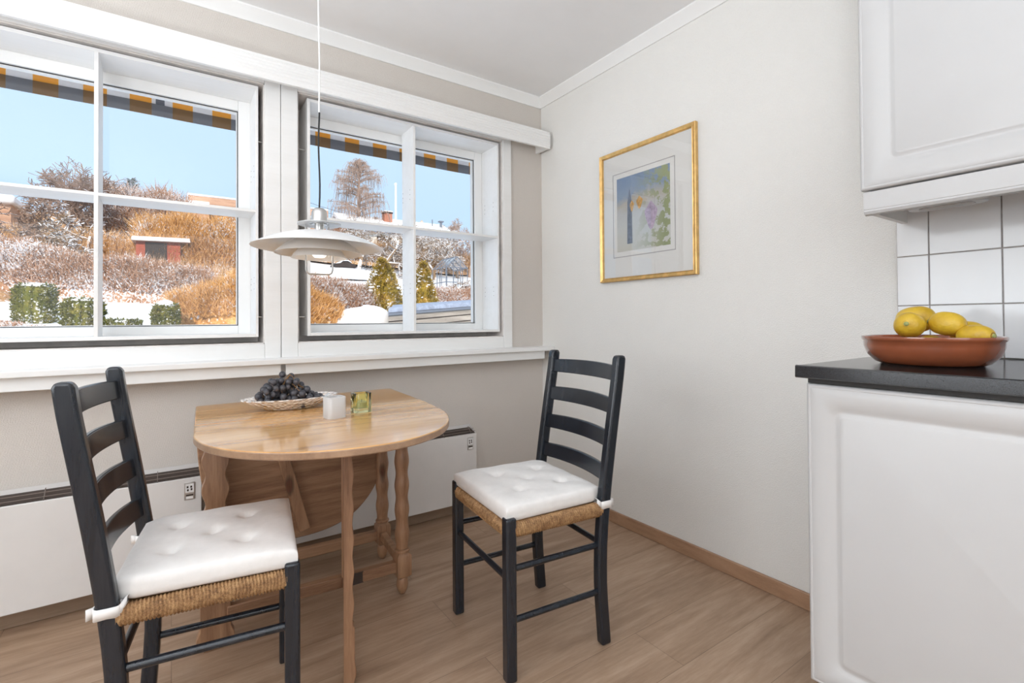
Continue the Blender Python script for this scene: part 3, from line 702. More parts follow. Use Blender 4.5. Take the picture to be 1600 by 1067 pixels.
sawn(.118, 1.875, .076, .034, 'leg', ax=(1, -.05)); sawn(.135, 2.165, .060, .034, 'leg')
# gate
ga = Vector((.526-.426, 1.83-1.467)).normalized()
sawn(.426, 1.467, .029, .036, 'gate_leg', ax=(.97, -.25), one_side=True)
def bar(a, b, z0, z1, t, name, mat='pine'):
    a, b = Vector(a), Vector(b); dd = (b-a).normalized(); nn = Vector((-dd.y, dd.x))*t/2
    MB().prism([(a.x+nn.x, a.y+nn.y), (b.x+nn.x, b.y+nn.y), (b.x-nn.x, b.y-nn.y), (a.x-nn.x, a.y-nn.y)], lambda x, y: P(x, y, z0), lambda x, y: P(x, y, z1)).build(name, M[mat], T, bevel=.003)
bar((.432, 1.475), (.520, 1.822), .655, .700, .022, 'gate_rail'); bar((.432, 1.475), (.520, 1.822), .085, .125, .022, 'gate_rail')
MB().tube([P(.522, 1.828, .129), P(.522, 1.828, .634)], .016, 12).build('gate_post', M['pineZ'], T)
bar((.15, 1.868), (.716, 1.832), .088, .128, .030, 'stretcher'); bar((.16, 2.163), (.752, 2.148), .088, .128, .030, 'stretcher')
bar((.742, 1.845), (.767, 2.125), .092, .126, .026, 'stretcher', 'pine'); bar((.122, 1.90), (.134, 2.15), .092, .126, .026, 'stretcher')
MB().box(P(.545, 1.8255, .087), P(.585, 1.8275, .129)).build('notch', M['heaterdark'], T, bevel=.001)

# ------------------------------------------------------------------ things on the table
# cut-glass dish
DX, DY = .358, 1.93
dl = thing('crystal_dish', 'oval cut-glass dish on the table heaped with dark grapes', 'dish', (DX, DY, TZ+.0002), -.04)
def fac(w, r, z): return 1 + (.05*abs(math.sin(11*w+z*160)) - .03*abs(math.sin(11*w-z*160)))*(1 if z > .006 else 0)
prof = [(.001, 0), (.075, 0), (.09, .003), (.118, .018), (.140, .030), (.158, .038), (.160, .042), (.156, .0425), (.138, .036), (.114, .024), (.088, .009), (.07, .006), (.001, .006)]
MB().lathe(prof, n=132, sx=1.0, sy=.56, wob=fac).build('dish', M['crystal'], dl, smooth=15)
g = thing('grape_bunch', 'bunch of black grapes piled in the cut-glass dish', 'grapes', (DX-.005, DY+.005, TZ+.02), -.1)
cent = []; rg = .0122
def addg(p, r):
    for q, rq in cent:
        if (q-p).length < (r+rq)*.90: return False
    cent.append((p, r)); return True
tries = 0
while len(cent) < 88 and tries < 20000:
    tries += 1
    r_ = rg*random.uniform(.85, 1.08)
    x = random.uniform(-.105, .115); y = random.uniform(-.055, .055)
    hmax = .108*max(0, 1-((x+.018)/.098)**2)**.9*max(0, 1-(y/.075)**2) + .012*(abs(x) < .115)
    if x > .045: hmax = max(hmax, .038*max(0, 1-(y/.07)**2))
    if abs(y) > .052*math.sqrt(max(0, 1-(x/.125)**2))+.004: continue
    base = -.006 + .012*(abs(x)/.11)**2
    z = random.uniform(base, max(base, hmax-.012))
    addg(Vector((x, y, z)), r_)
def sph(mb, c, r, n=14, m=9):
    vs = [(c[0]+r*math.sin(PI*i/m)*math.cos(2*PI*j/n), c[1]+r*math.sin(PI*i/m)*math.sin(2*PI*j/n), c[2]+r*1.06*math.cos(PI*i/m)) for i in range(1, m) for j in range(n)]
    o = len(vs); vs += [(c[0], c[1], c[2]+r*1.06), (c[0], c[1], c[2]-r*1.06)]
    fs = [(i*n+j, i*n+(j+1) % n, (i+1)*n+(j+1) % n, (i+1)*n+j) for i in range(m-2) for j in range(n)]
    fs += [(o, (j+1) % n, j) for j in range(n)] + [(o+1, (m-2)*n+j, (m-2)*n+(j+1) % n) for j in range(n)]
    mb.add(vs, fs); return mb
for c, r_ in cent: sph(MB(), (0,0,0), r_).build('grape', M['grape'], g, smooth=80, loc=c)
mb = MB()
main = [Vector((-.05, 0, .012)), Vector((-.03, .004, .05)), Vector((-.012, -.012, .085)), Vector((.0, -.02, .102))]
mb.tube(main, [.003, .0028, .0024, .003], 7)
for c, r_ in cent:
    if c.z > .02 and random.random() < .8:
        q = min(main, key=lambda m_: (m_-c).length); mb.tube([c, (c+q)/2+Vector((0,0,.004)), q], .0011, 5)
mb.build('stalk', M['stem'], g)
def votive(x, y, w, h, rz, mat, name, label, wall, fill):
    t = thing('votive_candle_holder', label, 'candle holder', (x, y, TZ+.0002), rz, 'small glass votive holders')
    mb = MB(); rings = [(w/2, 0, .013), (w/2, h-.002, .013), (w/2-.002, h, .012), (w/2-wall, h-.001, .011), (w/2-wall, .014, .011)]; vs = []
    n = 28
    for hwid, z, rad in rings:
        for u, v in rrect(-hwid, hwid, -hwid, hwid, rad): vs.append((u, v, z))
    fs = [(i*n+k, i*n+(k+1) % n, (i+1)*n+(k+1) % n, (i+1)*n+k) for i in range(len(rings)-1) for k in range(n)] + [tuple(range(n-1, -1, -1)), tuple((len(rings)-1)*n+k for k in range(n))]
    mb.add(vs, fs).build('glass_body', mat, t, smooth=50)
    c = MB().lathe([(.0185, 0), (.0185, fill), (.0005, fill-.001)], (0, 0, .0145), 24, cap0=True).build('tealight', M['wax'], t)
    MB().tube([(0, 0, .0145+fill-.002), (.001, 0, .0145+fill+.008)], .0008, 6).build('wick', M['cable_b'], c)
    return t
votive(.437, 1.655, .060, .068, .12, M['frosted'], 'w', 'frosted white glass votive holder on the table, right beside the fruit dish', .009, .018)
votive(.540, 1.705, .059, .066, .10, M['green'], 'g', 'clear green glass votive holder at the right of the frosted one', .008, .016)
MB().box((-.0352, -.004, .048), (-.0350, .004, .056))

# ------------------------------------------------------------------ pendant lamp
lx, ly = .402, 1.70
lp_ = thing('pendant_lamp', 'white three-shade pendant lamp hanging over the table', 'lamp', (lx, ly, 1.2))
z = lambda q: q-1.2
prof = [(.0005, 1.427), (.014, 1.426), (.021, 1.420), (.0245, 1.410), (.0245, 1.372), (.0005, 1.372)]
MB().lathe([(r_, z(q)) for r_, q in prof], n=40).build('cap', M['metal'], lp_, smooth=50)
MB().tube([(0,0,z(1.40)), (0,0,z(1.352))], .015, 20).build('socket', M['metal'], lp_)
MB().lathe([(.030, z(1.374)), (.068, z(1.371)), (.069, z(1.372)), (.068, z(1.3745)), (.030, z(1.377))], n=56).build('acrylic_ring', M['ring'], lp_, smooth=50)
for k in range(3):
    a_ = .6+k*2*PI/3; MB().tube([(.044*math.cos(a_), .044*math.sin(a_), z(1.378)), (.044*math.cos(a_), .044*math.sin(a_), z(1.268))], .0016, 8).build('spacer_rod', M['metal'], lp_)
def shade(r0, z0, r1, z1, name, bow, th=.0012):
    pr = []; n = 16
    for k in range(n+1):
        t_ = k/n; r_ = r0+(r1-r0)*t_; q = z0+(z1-z0)*(t_**bow); pr.append((r_, z(q)))
    pr.append((r1+.0012, z(z1-.0008)))
    for k in range(n, -1, -1):
        t_ = k/n; pr.append((r0+(r1-r0)*t_-.0004, z(z0+(z1-z0)*(t_**bow)-th)))
    MB().lathe(pr, n=96).build(name, M['lampwhite'], lp_, smooth=60)
shade(.022, 1.349, .204, 1.296, 'top_shade', 1.9); shade(.040, 1.330, .136, 1.276, 'middle_shade', 1.8); shade(.030, 1.312, .086, 1.262, 'lower_shade', 1.8)
MB().lathe([(.0005, z(1.262)), (.016, z(1.264)), (.030, z(1.280)), (.030, z(1.294)), (.014, z(1.315)), (.0005, z(1.320))], n=28).build('bulb', M['bulb'], lp_, smooth=70)
hd = [(-.041, 0, z(1.285)), (-.041, 0, z(1.222)), (-.038, 0, z(1.213)), (-.030, 0, z(1.208)), (.030, 0, z(1.208)), (.038, 0, z(1.213)), (.041, 0, z(1.222)), (.041, 0, z(1.285))]
mb = MB().tube(hd, .0030, 10); mb.xform(Matrix.Rotation(-.12, 4, 'Z')); mb.build('pull_handle', M['metal'], lp_)
def cord(z0, z1, mat):
    return MB().tube([(.002*math.sin(q*7), 0, z(z0+(z1-z0)*q)) for q in [k/8 for k in range(9)]], .0028, 8).build('cable', mat, lp_)
cord(1.425, 1.745, M['cable_b']); cord(1.745, CEIL-.03, M['cable_w'])
MB().lathe([(.05, z(CEIL-.0005)), (.048, z(CEIL-.02)), (.01, z(CEIL-.035)), (.0005, z(CEIL-.035))], n=32).build('ceiling_rose', M['lampwhite'], lp_, smooth=50)

# ================================================================== OUTSIDE
def snowy(name, c0, c1, c2, snow=.12, nscale=3.0, sscale=22, up=.35, rough=.9):
    """vegetation colour varied by noise, with snow lying on it in patches"""
    m, nt, b = nodes(name); v = coords(nt)
    f = mathn(nt, 'ADD', mathn(nt, 'MULTIPLY', noise(nt, v, nscale, 3), .5), mathn(nt, 'MULTIPLY', noise(nt, v, nscale*9, 2), .5))
    c = ramp(nt, f, [(.36, c0), (.5, c1), (.64, c2)])
    s = noise(nt, v, sscale, 2, .5)
    s = mathn(nt, 'ADD', s, mathn(nt, 'MULTIPLY', mathn(nt, 'SUBTRACT', noise(nt, v, 1.1, 2), .5), .5))
    k = mathn(nt, 'MULTIPLY', mathn(nt, 'SUBTRACT', s, .60-snow*.5), 14)
    c = mixc(nt, N_clamp(nt, k), c, (.80, .80, .83)); L(nt, c, b.inputs['Base Color']); b.inputs['Roughness'].default_value = rough; b.inputs['Specular IOR Level'].default_value = .1
    return m
def barkm(name, c, snow=.3):
    m, nt, b = nodes(name); v = coords(nt); g_ = N(nt, 'ShaderNodeNewGeometry'); sp = N(nt, 'ShaderNodeSeparateXYZ'); L(nt, g_.outputs['Normal'], sp.inputs[0])
    k = mathn(nt, 'ADD', sp.outputs['Z'], mathn(nt, 'MULTIPLY', mathn(nt, 'SUBTRACT', noise(nt, v, 3, 3), .5), 1.2))
    k = mathn(nt, 'MULTIPLY', mathn(nt, 'SUBTRACT', k, 1-snow), 8)
    c_ = mixc(nt, N_clamp(nt, k), ramp(nt, noise(nt, v, 6, 3), [(.3, tuple(x*.7 for x in c)), (.7, c)]), (.82, .82, .85)); L(nt, c_, b.inputs['Base Color']); b.inputs['Roughness'].default_value = .9; return m
M['snow'] = plain('snow', (.84, .85, .88), .8, var=.03, scale=2, bmp=.15, bscale=12)
M['hedge'] = snowy('snowy_brown_hedge', (.20,.095,.05), (.40,.22,.13), (.56,.37,.27), .15)
M['orange'] = snowy('golden_brush', (.32,.15,.05), (.60,.33,.12), (.78,.50,.25), .0, sscale=14)
M['scrub'] = snowy('hillside_scrub', (.24,.13,.06), (.46,.27,.13), (.64,.42,.22), .03)
M['hillsoil'] = snowy('hill_undergrowth', (.20,.11,.05), (.36,.21,.10), (.48,.30,.15), .03, nscale=1.2, sscale=3)
M['yew'] = snowy('clipped_yew', (.05,.06,.01), (.13,.135,.025), (.24,.20,.05), .0, nscale=6, sscale=30)
M['cypress'] = snowy('golden_cypress', (.16,.115,.02), (.30,.215,.035), (.46,.28,.07), .0, nscale=4, sscale=16)
M['bark'] = barkm('bare_branches', (.30,.20,.15), .22); M['birch'] = barkm('birch_twigs', (.42,.30,.24), .25); M['apple'] = barkm('apple_branches', (.30,.20,.12), .95)
M['firn'] = snowy('snowy_fir', (.10,.13,.08), (.20,.23,.15), (.30,.31,.22), .30, sscale=12)
M['redwood'] = plain('red_shed_wood', (.34, .075, .04), .8, var=.2, scale=12); M['dark'] = plain('dark_opening', (.03,.02,.018), .8)
M['brick'] = plain('chimney_brick', (.40,.17,.11), .9, var=.25, scale=30); M['tanboard'] = wood('tan_facade_boards', (.36,.20,.13), (.50,.30,.20), (.60,.39,.27), (1,8,8), .8, 1)
M['greywood'] = wood('weathered_boards', (.20,.175,.15), (.30,.265,.23), (.40,.355,.31), (1,10,22), .85, 2, knots=2); M['slate'] = plain('grey_fascia', (.14,.16,.20), .7)
M['frost'] = plain('frosted_blue_roofing', (.27,.31,.40), .8, var=.25, scale=14, bmp=.3, bscale=60); M['facade'] = plain('pale_house_wall', (.62,.58,.52), .8)  # plank-shed roof snow, its blue shade put into the colour

def gz(x, y):
    t = max(0, y-2.8)
    z_ = float(np.interp(y, [2.7, 6, 8, 10, 12, 14, 16, 20, 25, 35, 45, 60, 90], [.30, .62, .84, .95, 1.12, 1.36, 1.68, 2.35, 3.25, 5.3, 8.0, 9.2, 9.5]))
    return z_ + .05*math.sin(x*.9+y*.5)*min(1, t/6) + .16*math.sin(x*.23+1)*min(1, t/20)
xs = np.concatenate([np.arange(-16, -3, 1.2), np.arange(-3, 8, .3), np.arange(8, 62, 2.0)]); ys = np.concatenate([np.arange(2.72, 14, .3), np.arange(14, 92, 2.0)])
vs = [(x, y, gz(x, y)) for y in ys for x in xs]; nx = len(xs)
fs = [(j*nx+i, j*nx+i+1, (j+1)*nx+i+1, (j+1)*nx+i) for j in range(len(ys)-1) for i in range(nx-1)]
gr = raw('ground', vs, fs, M['snow'], smooth=True); struct(gr)

def blades(name, regions, mat, label, cat, kind='stuff'):
    """regions: (n, point function, length, width, lean) -> thin upright twigs in one mesh"""
    V = []
    for n, pf, ln, wd, lean in regions:
        for _ in range(n):
            x, y, z_ = pf(); d_ = Vector((random.gauss(0, lean), random.gauss(0, lean), 1)).normalized()*ln*random.uniform(.5, 1.3)
            a_ = random.uniform(0, PI); s_ = Vector((math.cos(a_), math.sin(a_)*.5, random.uniform(-.4, .4))).normalized()*wd*random.uniform(.6, 1.4); p = Vector((x, y, z_))
            V += [p-s_, p+s_, p+d_]
    V = np.array([tuple(p) for p in V]); o = raw(name, V, np.arange(len(V)).reshape(-1, 3), mat)
    return tag(o, label, cat, None, kind)
def mound(name, prof, depth, mat, parent=None, rough=.12, seed=1):
    """a low hedge body: prof = [(x, y, height)], lofted with rounded section"""
    rnd = random.Random(seed); mb = MB(); n = 10; vs = []
    for (x, y, h) in prof:
        g0 = gz(x, y)-.1
        for k in range(n+1):
            a_ = PI*k/n; j = 1+rnd.uniform(-rough, rough)
            vs.append((x+rnd.uniform(-.03,.03), y-depth/2*math.cos(a_)*j, g0+(h+.1)*(math.sin(a_)**.7)*j))
    m_ = len(prof); fs = [(i*(n+1)+k, i*(n+1)+k+1, (i+1)*(n+1)+k+1, (i+1)*(n+1)+k) for i in range(m_-1) for k in range(n)]
    fs += [tuple(range(n+1)), tuple((m_-1)*(n+1)+k for k in range(n, -1, -1))]
    return mb.add(vs, fs)
def hedge(name, pts, depth, mat, n, ln, wd, lean, label, cat, seed=3):
    """pts: (x,y,height) along the row"""
    rnd = random.Random(seed); body = mound(name, pts, depth*.82, mat, seed=seed)
    V = [Vector(p) for p in body.v]; tri = []
    P0 = np.array([p[0] for p in pts])
    for _ in range(n):
        i = rnd.random()*(len(pts)-1); k = int(i); f_ = i-k; a_, b_ = pts[k], pts[min(k+1, len(pts)-1)]
        x = a_[0]+(b_[0]-a_[0])*f_; y = a_[1]+(b_[1]-a_[1])*f_; h = a_[2]+(b_[2]-a_[2])*f_
        w = rnd.uniform(.04, .80)*PI; y2 = y-depth/2*math.cos(w); z_ = gz(x, y)+h*math.sin(w)**.7*rnd.uniform(.8, 1)
        d_ = Vector((rnd.gauss(0, lean), -math.cos(w)*.8+rnd.gauss(0, lean), .9)).normalized()*ln*rnd.uniform(.5, 1.4)
        s_ = Vector((rnd.uniform(-1, 1), rnd.uniform(-.3, .3), rnd.uniform(-1, 1))).normalized()*wd*rnd.uniform(.6, 1.4)
        p = Vector((x, y2, z_)); o = len(V); V += [p-s_, p+s_, p+d_]; tri.append((o, o+1, o+2))
    me = bpy.data.meshes.new(name); me.from_pydata([tuple(v) for v in V], [], body.f+tri); me.materials.append(mat)
    o = bpy.data.objects.new(name, me); COL.objects.link(o); return tag(o, label, cat, None, 'stuff')

# hillside cover on the left part of the slope
def leftslope(y0, y1, pxl, pxr, dz=0.0):
    def f():
        y = y0+(y1-y0)*random.random()**1.3; a_ = at(pxl, 400, y).x; b_ = at(pxr, 400, y).x
        x = random.uniform(a_, b_); return x, y, gz(x, y)+random.uniform(-.05, dz)
    return f
def hillpatch():
    ys = np.arange(15, 46, .9); vs = []; nxx = 60
    for y in ys:
        a_, b_ = at(-60, 400, y).x, at(400, 400, y).x
        for i in range(nxx):
            x = a_+(b_-a_)*i/(nxx-1); e = min(1, (y-15)/2); vs.append((x, y, gz(x, y)+(.28+.22*random.random())*e-.05))
    fs = [(j*nxx+i, j*nxx+i+1, (j+1)*nxx+i+1, (j+1)*nxx+i) for j in range(len(ys)-1) for i in range(nxx-1)]
    V = [Vector(v) for v in vs]; tri = []
    f1 = leftslope(16, 44, -60, 400, .3)
    for _ in range(26000):
        x, y, z_ = f1(); sc_ = y/25
        d_ = Vector((random.gauss(0,.35), random.gauss(0,.3), 1)).normalized()*.75*random.uniform(.4, 1.3)*sc_**.5; s_ = Vector((random.uniform(-1,1), 0, random.uniform(-.5,.5)))*.026*sc_
        p = Vector((x, y, z_+.1)); o = len(V); V += [p-s_, p+s_, p+d_]; tri.append((o, o+1, o+2))
    me = bpy.data.meshes.new('dry_brush'); me.from_pydata([tuple(v) for v in V], [], fs+tri); me.materials.append(M['scrub'])
    o = bpy.data.objects.new('dry_brush', me); COL.objects.link(o)
    tag(o, 'dry golden brush covering the hillside beyond the left window', 'brush', None, 'stuff')
hillpatch()
def row(px0, px1, ya, yb, h0, h1, n=14, jit=.12):
    out = []
    for i in range(n+1):
        f_ = i/n; y = ya+(yb-ya)*f_; x = at(px0+(px1-px0)*f_, 450, y).x; out.append((x, y, (h0+(h1-h0)*f_)*(1+random.uniform(-jit, jit))))
    return out
hedge('garden_hedge', row(-40, 330, 16.8, 14.2, 1.30, .62), 1.2, M['hedge'], 15000, .26, .020, .6, 'brown snow-dusted hedge across the slope in the left window', 'hedge')
hedge('golden_shrub', row(268, 415, 10.8, 10.2, .45, .95, 10), 1.3, M['orange'], 7000, .22, .012, .6, 'golden bushy shrub rising at the lower right of the left window', 'shrub', 5)
hedge('golden_thicket', row(215, 420, 20, 19, 1.6, 2.5, 12), 2.4, M['orange'], 9000, .5, .022, .5, 'tall golden thicket on the slope around the red shed', 'thicket', 6)
hedge('golden_grass', row(-40, 220, 21, 20, 1.0, 1.0, 12), 1.8, M['orange'], 6000, .5, .020, .35, 'band of tall golden grass above the brown hedge', 'grass', 8)
hedge('snowy_thicket', row(150, 290, 30, 28, 2.8, 2.6, 12), 3, M['hedge'], 6000, .7, .035, .6, 'snow-flecked brown thicket high on the slope behind the red shed', 'thicket', 9)
hedge('rounded_hedge', row(455, 585, 10.0, 10.5, .80, .56, 12), 1.4, M['hedge'], 11000, .22, .012, .6, 'rounded reddish hedge at the left of the right-hand window', 'hedge', 11)
hedge('golden_bush', row(455, 525, 8.6, 8.8, .78, .36, 6), .9, M['orange'], 4500, .17, .010, .6, 'golden bush low at the left edge of the right-hand window', 'bush', 12)
hedge('low_hedge', row(640, 770, 13.5, 13.0, .55, .62, 10), .9, M['hedge'], 6000, .2, .013, .6, 'low pinkish hedge beyond the yellow-green cones', 'hedge', 13)
hedge('orchard_thicket', row(470, 790, 33, 31, 1.1, 1.1, 16), 3, M['scrub'], 12000, .8, .035, .6, 'brown thicket along the foot of the snow-roofed house', 'thicket', 14)

def leafy(name, surf, n, ls, mat, parent=None, rnd=random):
    """small leaf cards standing off a closed form: surf() gives point, normal"""
    V = []
    for _ in range(n):
        p, nn = surf(); nn = (nn+Vector((rnd.gauss(0,.5), rnd.gauss(0,.5), rnd.gauss(0,.5)))).normalized()
        a_ = nn.orthogonal().normalized(); a_.rotate(Matrix.Rotation(rnd.uniform(0, 2*PI), 3, nn)); l_ = ls*rnd.uniform(.6, 1.4)
        V += [p-a_*l_*.4, p+a_*l_*.4, p+nn*l_*1.2]
    return V
def yew(x, y, w, d_, h, label, cap):
    g0 = gz(x, y); t = thing('clipped_shrub', label, 'shrub', (x, y, g0), 0, 'clipped evergreen shrubs in the snow')
    vs = []; n = 28; rings = 12
    for i in range(rings+1):
        v = i/rings; z_ = -.05+(h+.05)*v; k = (1-(max(0, (v-.85)/.15))**2*.22)*(.86+.14*math.sin(min(1, v*1.6)*PI/2))
        for j in range(n):
            a_ = 2*PI*j/n; c, s = math.cos(a_), math.sin(a_); c = math.copysign(abs(c)**.6, c); s = math.copysign(abs(s)**.6, s); q = 1+random.uniform(-.05, .05)
            vs.append((w/2*k*c*q, d_/2*k*s*q, z_+random.uniform(-.01, .01)))
    fs = [(i*n+j, i*n+(j+1) % n, (i+1)*n+(j+1) % n, (i+1)*n+j) for i in range(rings) for j in range(n)] + [tuple(rings*n+j for j in range(n))]
    nb = len(vs)
    def surf():
        if random.random() < .8:
            i = random.randrange(nb); p = Vector(vs[i]); return p*random.uniform(.97, 1.03)+Vector((random.uniform(-.03,.03),)*3), Vector((p.x, p.y, .15)).normalized()
        i = rings*n+random.randrange(n); p = Vector(vs[i])*1; f_ = random.random()**.5; return Vector((p.x*f_, p.y*f_, p.z)), Vector((0,0,1))
    V = leafy('x', surf, 5200, .032, None); o = len(vs); vs = vs+[tuple(p) for p in V]; fs = fs+[(o+3*k, o+3*k+1, o+3*k+2) for k in range(len(V)//3)]
    me = bpy.data.meshes.new('foliage'); me.from_pydata(vs, [], fs); me.materials.append(M['yew']); ob = bpy.data.objects.new('foliage', me); COL.objects.link(ob); ob.parent = t
    if cap:
        mb = MB(); cv = []
        for (k, z_) in ((.80, h-.02), (.86, h+.01*cap), (.74, h+.055*cap), (.5, h+.085*cap), (.2, h+.10*cap), (.02, h+.10*cap)):
            for j in range(n):
                a_ = 2*PI*j/n; q = 1+random.uniform(-.06, .06)*(1 if cap < 1 else .4); cv.append((w/2*k*q*math.copysign(abs(math.cos(a_))**.7, math.cos(a_)), d_/2*k*q*math.copysign(abs(math.sin(a_))**.7, math.sin(a_)), z_))
        mb.add(cv, [(i*n+j, i*n+(j+1) % n, (i+1)*n+(j+1) % n, (i+1)*n+j) for i in range(5) for j in range(n)]).build('snow_cap', M['snow'], t, smooth=70)
p = at(55, 478, 11.5); yew(p.x, 11.5, .50, .5, .62, 'clipped dark green shrub furthest left, uphill, with snow on its top', .6)
p = at(130, 512, 9.0); yew(p.x, 9.0, .40, .4, .46, 'clipped green shrub just left of the vertical bar of the left window', .5)
p = at(188, 512, 8.6); yew(p.x, 8.6, .40, .36, .19, 'low wide clipped shrub between the two taller ones', .35)
p = at(259, 508, 9.5); yew(p.x, 9.5, .30, .32, .40, 'clipped green shrub with a thick round snow cap', 1.0)

def conetree(x, y, rad, h, label):
    g0 = gz(x, y); t = thing('cone_conifer', label, 'conifer', (x, y, g0), 0, 'small golden cone-shaped conifers')
    vs = []; n = 26; rings = 22
    R = lambda v: rad*((1-v)**.75)*(1+.05*math.sin(v*26))
    for i in range(rings+1):
        v = i/rings
        for j in range(n):
            a_ = 2*PI*j/n; q = 1+random.uniform(-.1, .1); vs.append((R(v)*.92*math.cos(a_)*q, R(v)*.92*math.sin(a_)*q, -.05+(h+.05)*v))
    fs = [(i*n+j, i*n+(j+1) % n, (i+1)*n+(j+1) % n, (i+1)*n+j) for i in range(rings) for j in range(n)]
    V = []
    for _ in range(1300):
        v = random.random()**1.4; a_ = random.uniform(0, 2*PI); c = Vector((math.cos(a_), math.sin(a_), 0)); ctr_ = c*R(v)*.95+Vector((0,0,h*v))
        for q in range(7):
            p = ctr_+Vector((random.gauss(0,.028), random.gauss(0,.028), random.gauss(0,.028))); dn = (c+Vector((0,0,.7))+Vector((random.gauss(0,.4),)*3)).normalized(); s_ = dn.orthogonal().normalized()*.013
            V += [p-s_, p+s_, p+dn*.055]
    o = len(vs); vs += [tuple(p) for p in V]; fs += [(o+3*k, o+3*k+1, o+3*k+2) for k in range(len(V)//3)]
    me = bpy.data.meshes.new('foliage'); me.from_pydata(vs, [], fs); me.materials.append(M['cypress']); ob = bpy.data.objects.new('foliage', me); COL.objects.link(ob); ob.parent = t
    mb = MB()
    for k in range(60):
        v = random.random()**.9*.95; a_ = random.gauss(PI*.95, .55) if random.random() < .75 else random.uniform(0, 2*PI); r_ = R(v)*1.02
        c = Vector((r_*math.cos(a_), r_*math.sin(a_), h*v)); s_ = random.uniform(.03, .065)*(1.2-v*.6)
        st = len(mb.v); sph(mb, (0,0,0), 1, 8, 6); mb.xform(Matrix.Translation(c) @ Matrix.Rotation(random.uniform(0, 3), 4, 'Z') @ Matrix.Diagonal((s_*1.2, s_*.9, s_*.5, 1)), st)
    mb.build('snow_patch', M['snow'], t, smooth=80)
p = at(598, 480, 10.0); conetree(p.x, 10.0, .55, at(600, 407, 10).z-gz(p.x, 10), 'golden-green cone conifer left of the right window\'s vertical bar, snow on its left side')
p = at(661, 470, 11.5); conetree(p.x, 11.5, .44, at(666, 411, 11.5).z-gz(p.x, 11.5), 'golden-green cone-shaped conifer right of the vertical bar of the right window')

def branches(seed, base, h, spread, levels, mat, name, label, cat, droop=0, r0=.12, kids=5, trunk=.35, flat=1, group=None, up=.25, wig=.12, minr=.008):
    rnd = random.Random(seed); mb = MB()
    def grow(p, d_, ln, r, lv):
        pts = [p]; rs = [r]; n = 4 if lv else 3
        for k in range(n):
            dr_ = Vector((rnd.gauss(0, wig), rnd.gauss(0, wig), rnd.gauss(0, wig*.6)+(up*.3 if lv > 1 else -droop)))
            d_ = (d_+dr_).normalized(); p = p+d_*ln/n; pts.append(p); rs.append(max(minr, r*(1-.6*(k+1)/n)))
        mb.tube(pts, rs, 5 if lv > 1 else 3, cap=False)
        if lv == 0: return
        for k in range(kids+rnd.randint(-1, 1)):
            t_ = rnd.uniform(.3 if lv < levels else trunk, 1.0); i = min(int(t_*n), n-1); q = pts[i]+(pts[i+1]-pts[i])*(t_*n-i)
            ax = Vector((rnd.gauss(0, 1), rnd.gauss(0, 1)*flat, rnd.gauss(0, .35))); ax = (ax - d_*ax.dot(d_)*.7).normalized()
            nd = (d_*(.55) + ax*spread + Vector((0,0,up))).normalized()
            grow(q, nd, ln*rnd.uniform(.45, .68), rs[i]*.6, lv-1)
    grow(Vector(base)-Vector((0,0,.1)), Vector((0,0,1)), h, r0, levels)
    o = mb.build(name, mat, smooth=0); zmax = max(v[2] for v in mb.v); s_ = h and 1
    return tag(o, label, cat, group)
# left window: big bare tree on the crest
p = at(88, 335, 27); branches(2, (p.x, 27, gz(p.x, 27)), 2.6, 1.0, 4, M['bark'], 'bare_tree', 'wide bare tree against the sky left of the vertical bar of the left window', 'tree', r0=.11, kids=6, trunk=.25, minr=.011)
p = at(150, 335, 28); branches(5, (p.x, 28, gz(p.x, 28)), 2.5, .9, 4, M['bark'], 'bare_tree', 'thinner bare tree behind the vertical bar of the left window', 'tree', r0=.09, kids=6, trunk=.25, minr=.011)
p = at(120, 360, 19); branches(8, (p.x, 19, gz(p.x, 19)), 1.6, 1.5, 4, M['apple'], 'fruit_tree', 'low spreading tree with snow along its branches, below the horizontal bar of the left window', 'tree', droop=.05, r0=.10, kids=6, up=-.05, minr=.012)
p = at(20, 380, 20); branches(18, (p.x, 20, gz(p.x, 20)), 1.5, 1.3, 4, M['bark'], 'fruit_tree', 'small bare tree at the left edge of the left window', 'tree', r0=.08, kids=5, minr=.012)
# small snowy fir
p = at(206, 335, 30); t = thing('snowy_fir', 'small snow-covered fir against the sky right of the vertical bar of the left window', 'fir', (p.x, 30, gz(p.x, 30)))
mb = MB(); hh_ = at(203, 281, 30).z-gz(p.x, 30); vs = []
for _ in range(900):
    v = random.random(); a_ = random.uniform(0, 2*PI); r_ = .95*(1-v)+.06; c = Vector((math.cos(a_), math.sin(a_), 0)); q = c*r_*random.uniform(.3, 1)+Vector((0,0,hh_*v)); s_ = Vector((-c.y, c.x, 0))*.07
    vs += [q-s_, q+s_, q+c*.3+Vector((0,0,.10))]
raw('needles', [tuple(v) for v in vs], np.arange(len(vs)).reshape(-1, 3), M['firn'], t); MB().tube([(0,0,-.1), (0,0,hh_*.97)], [.08, .01], 7).build('trunk', M['bark'], t)
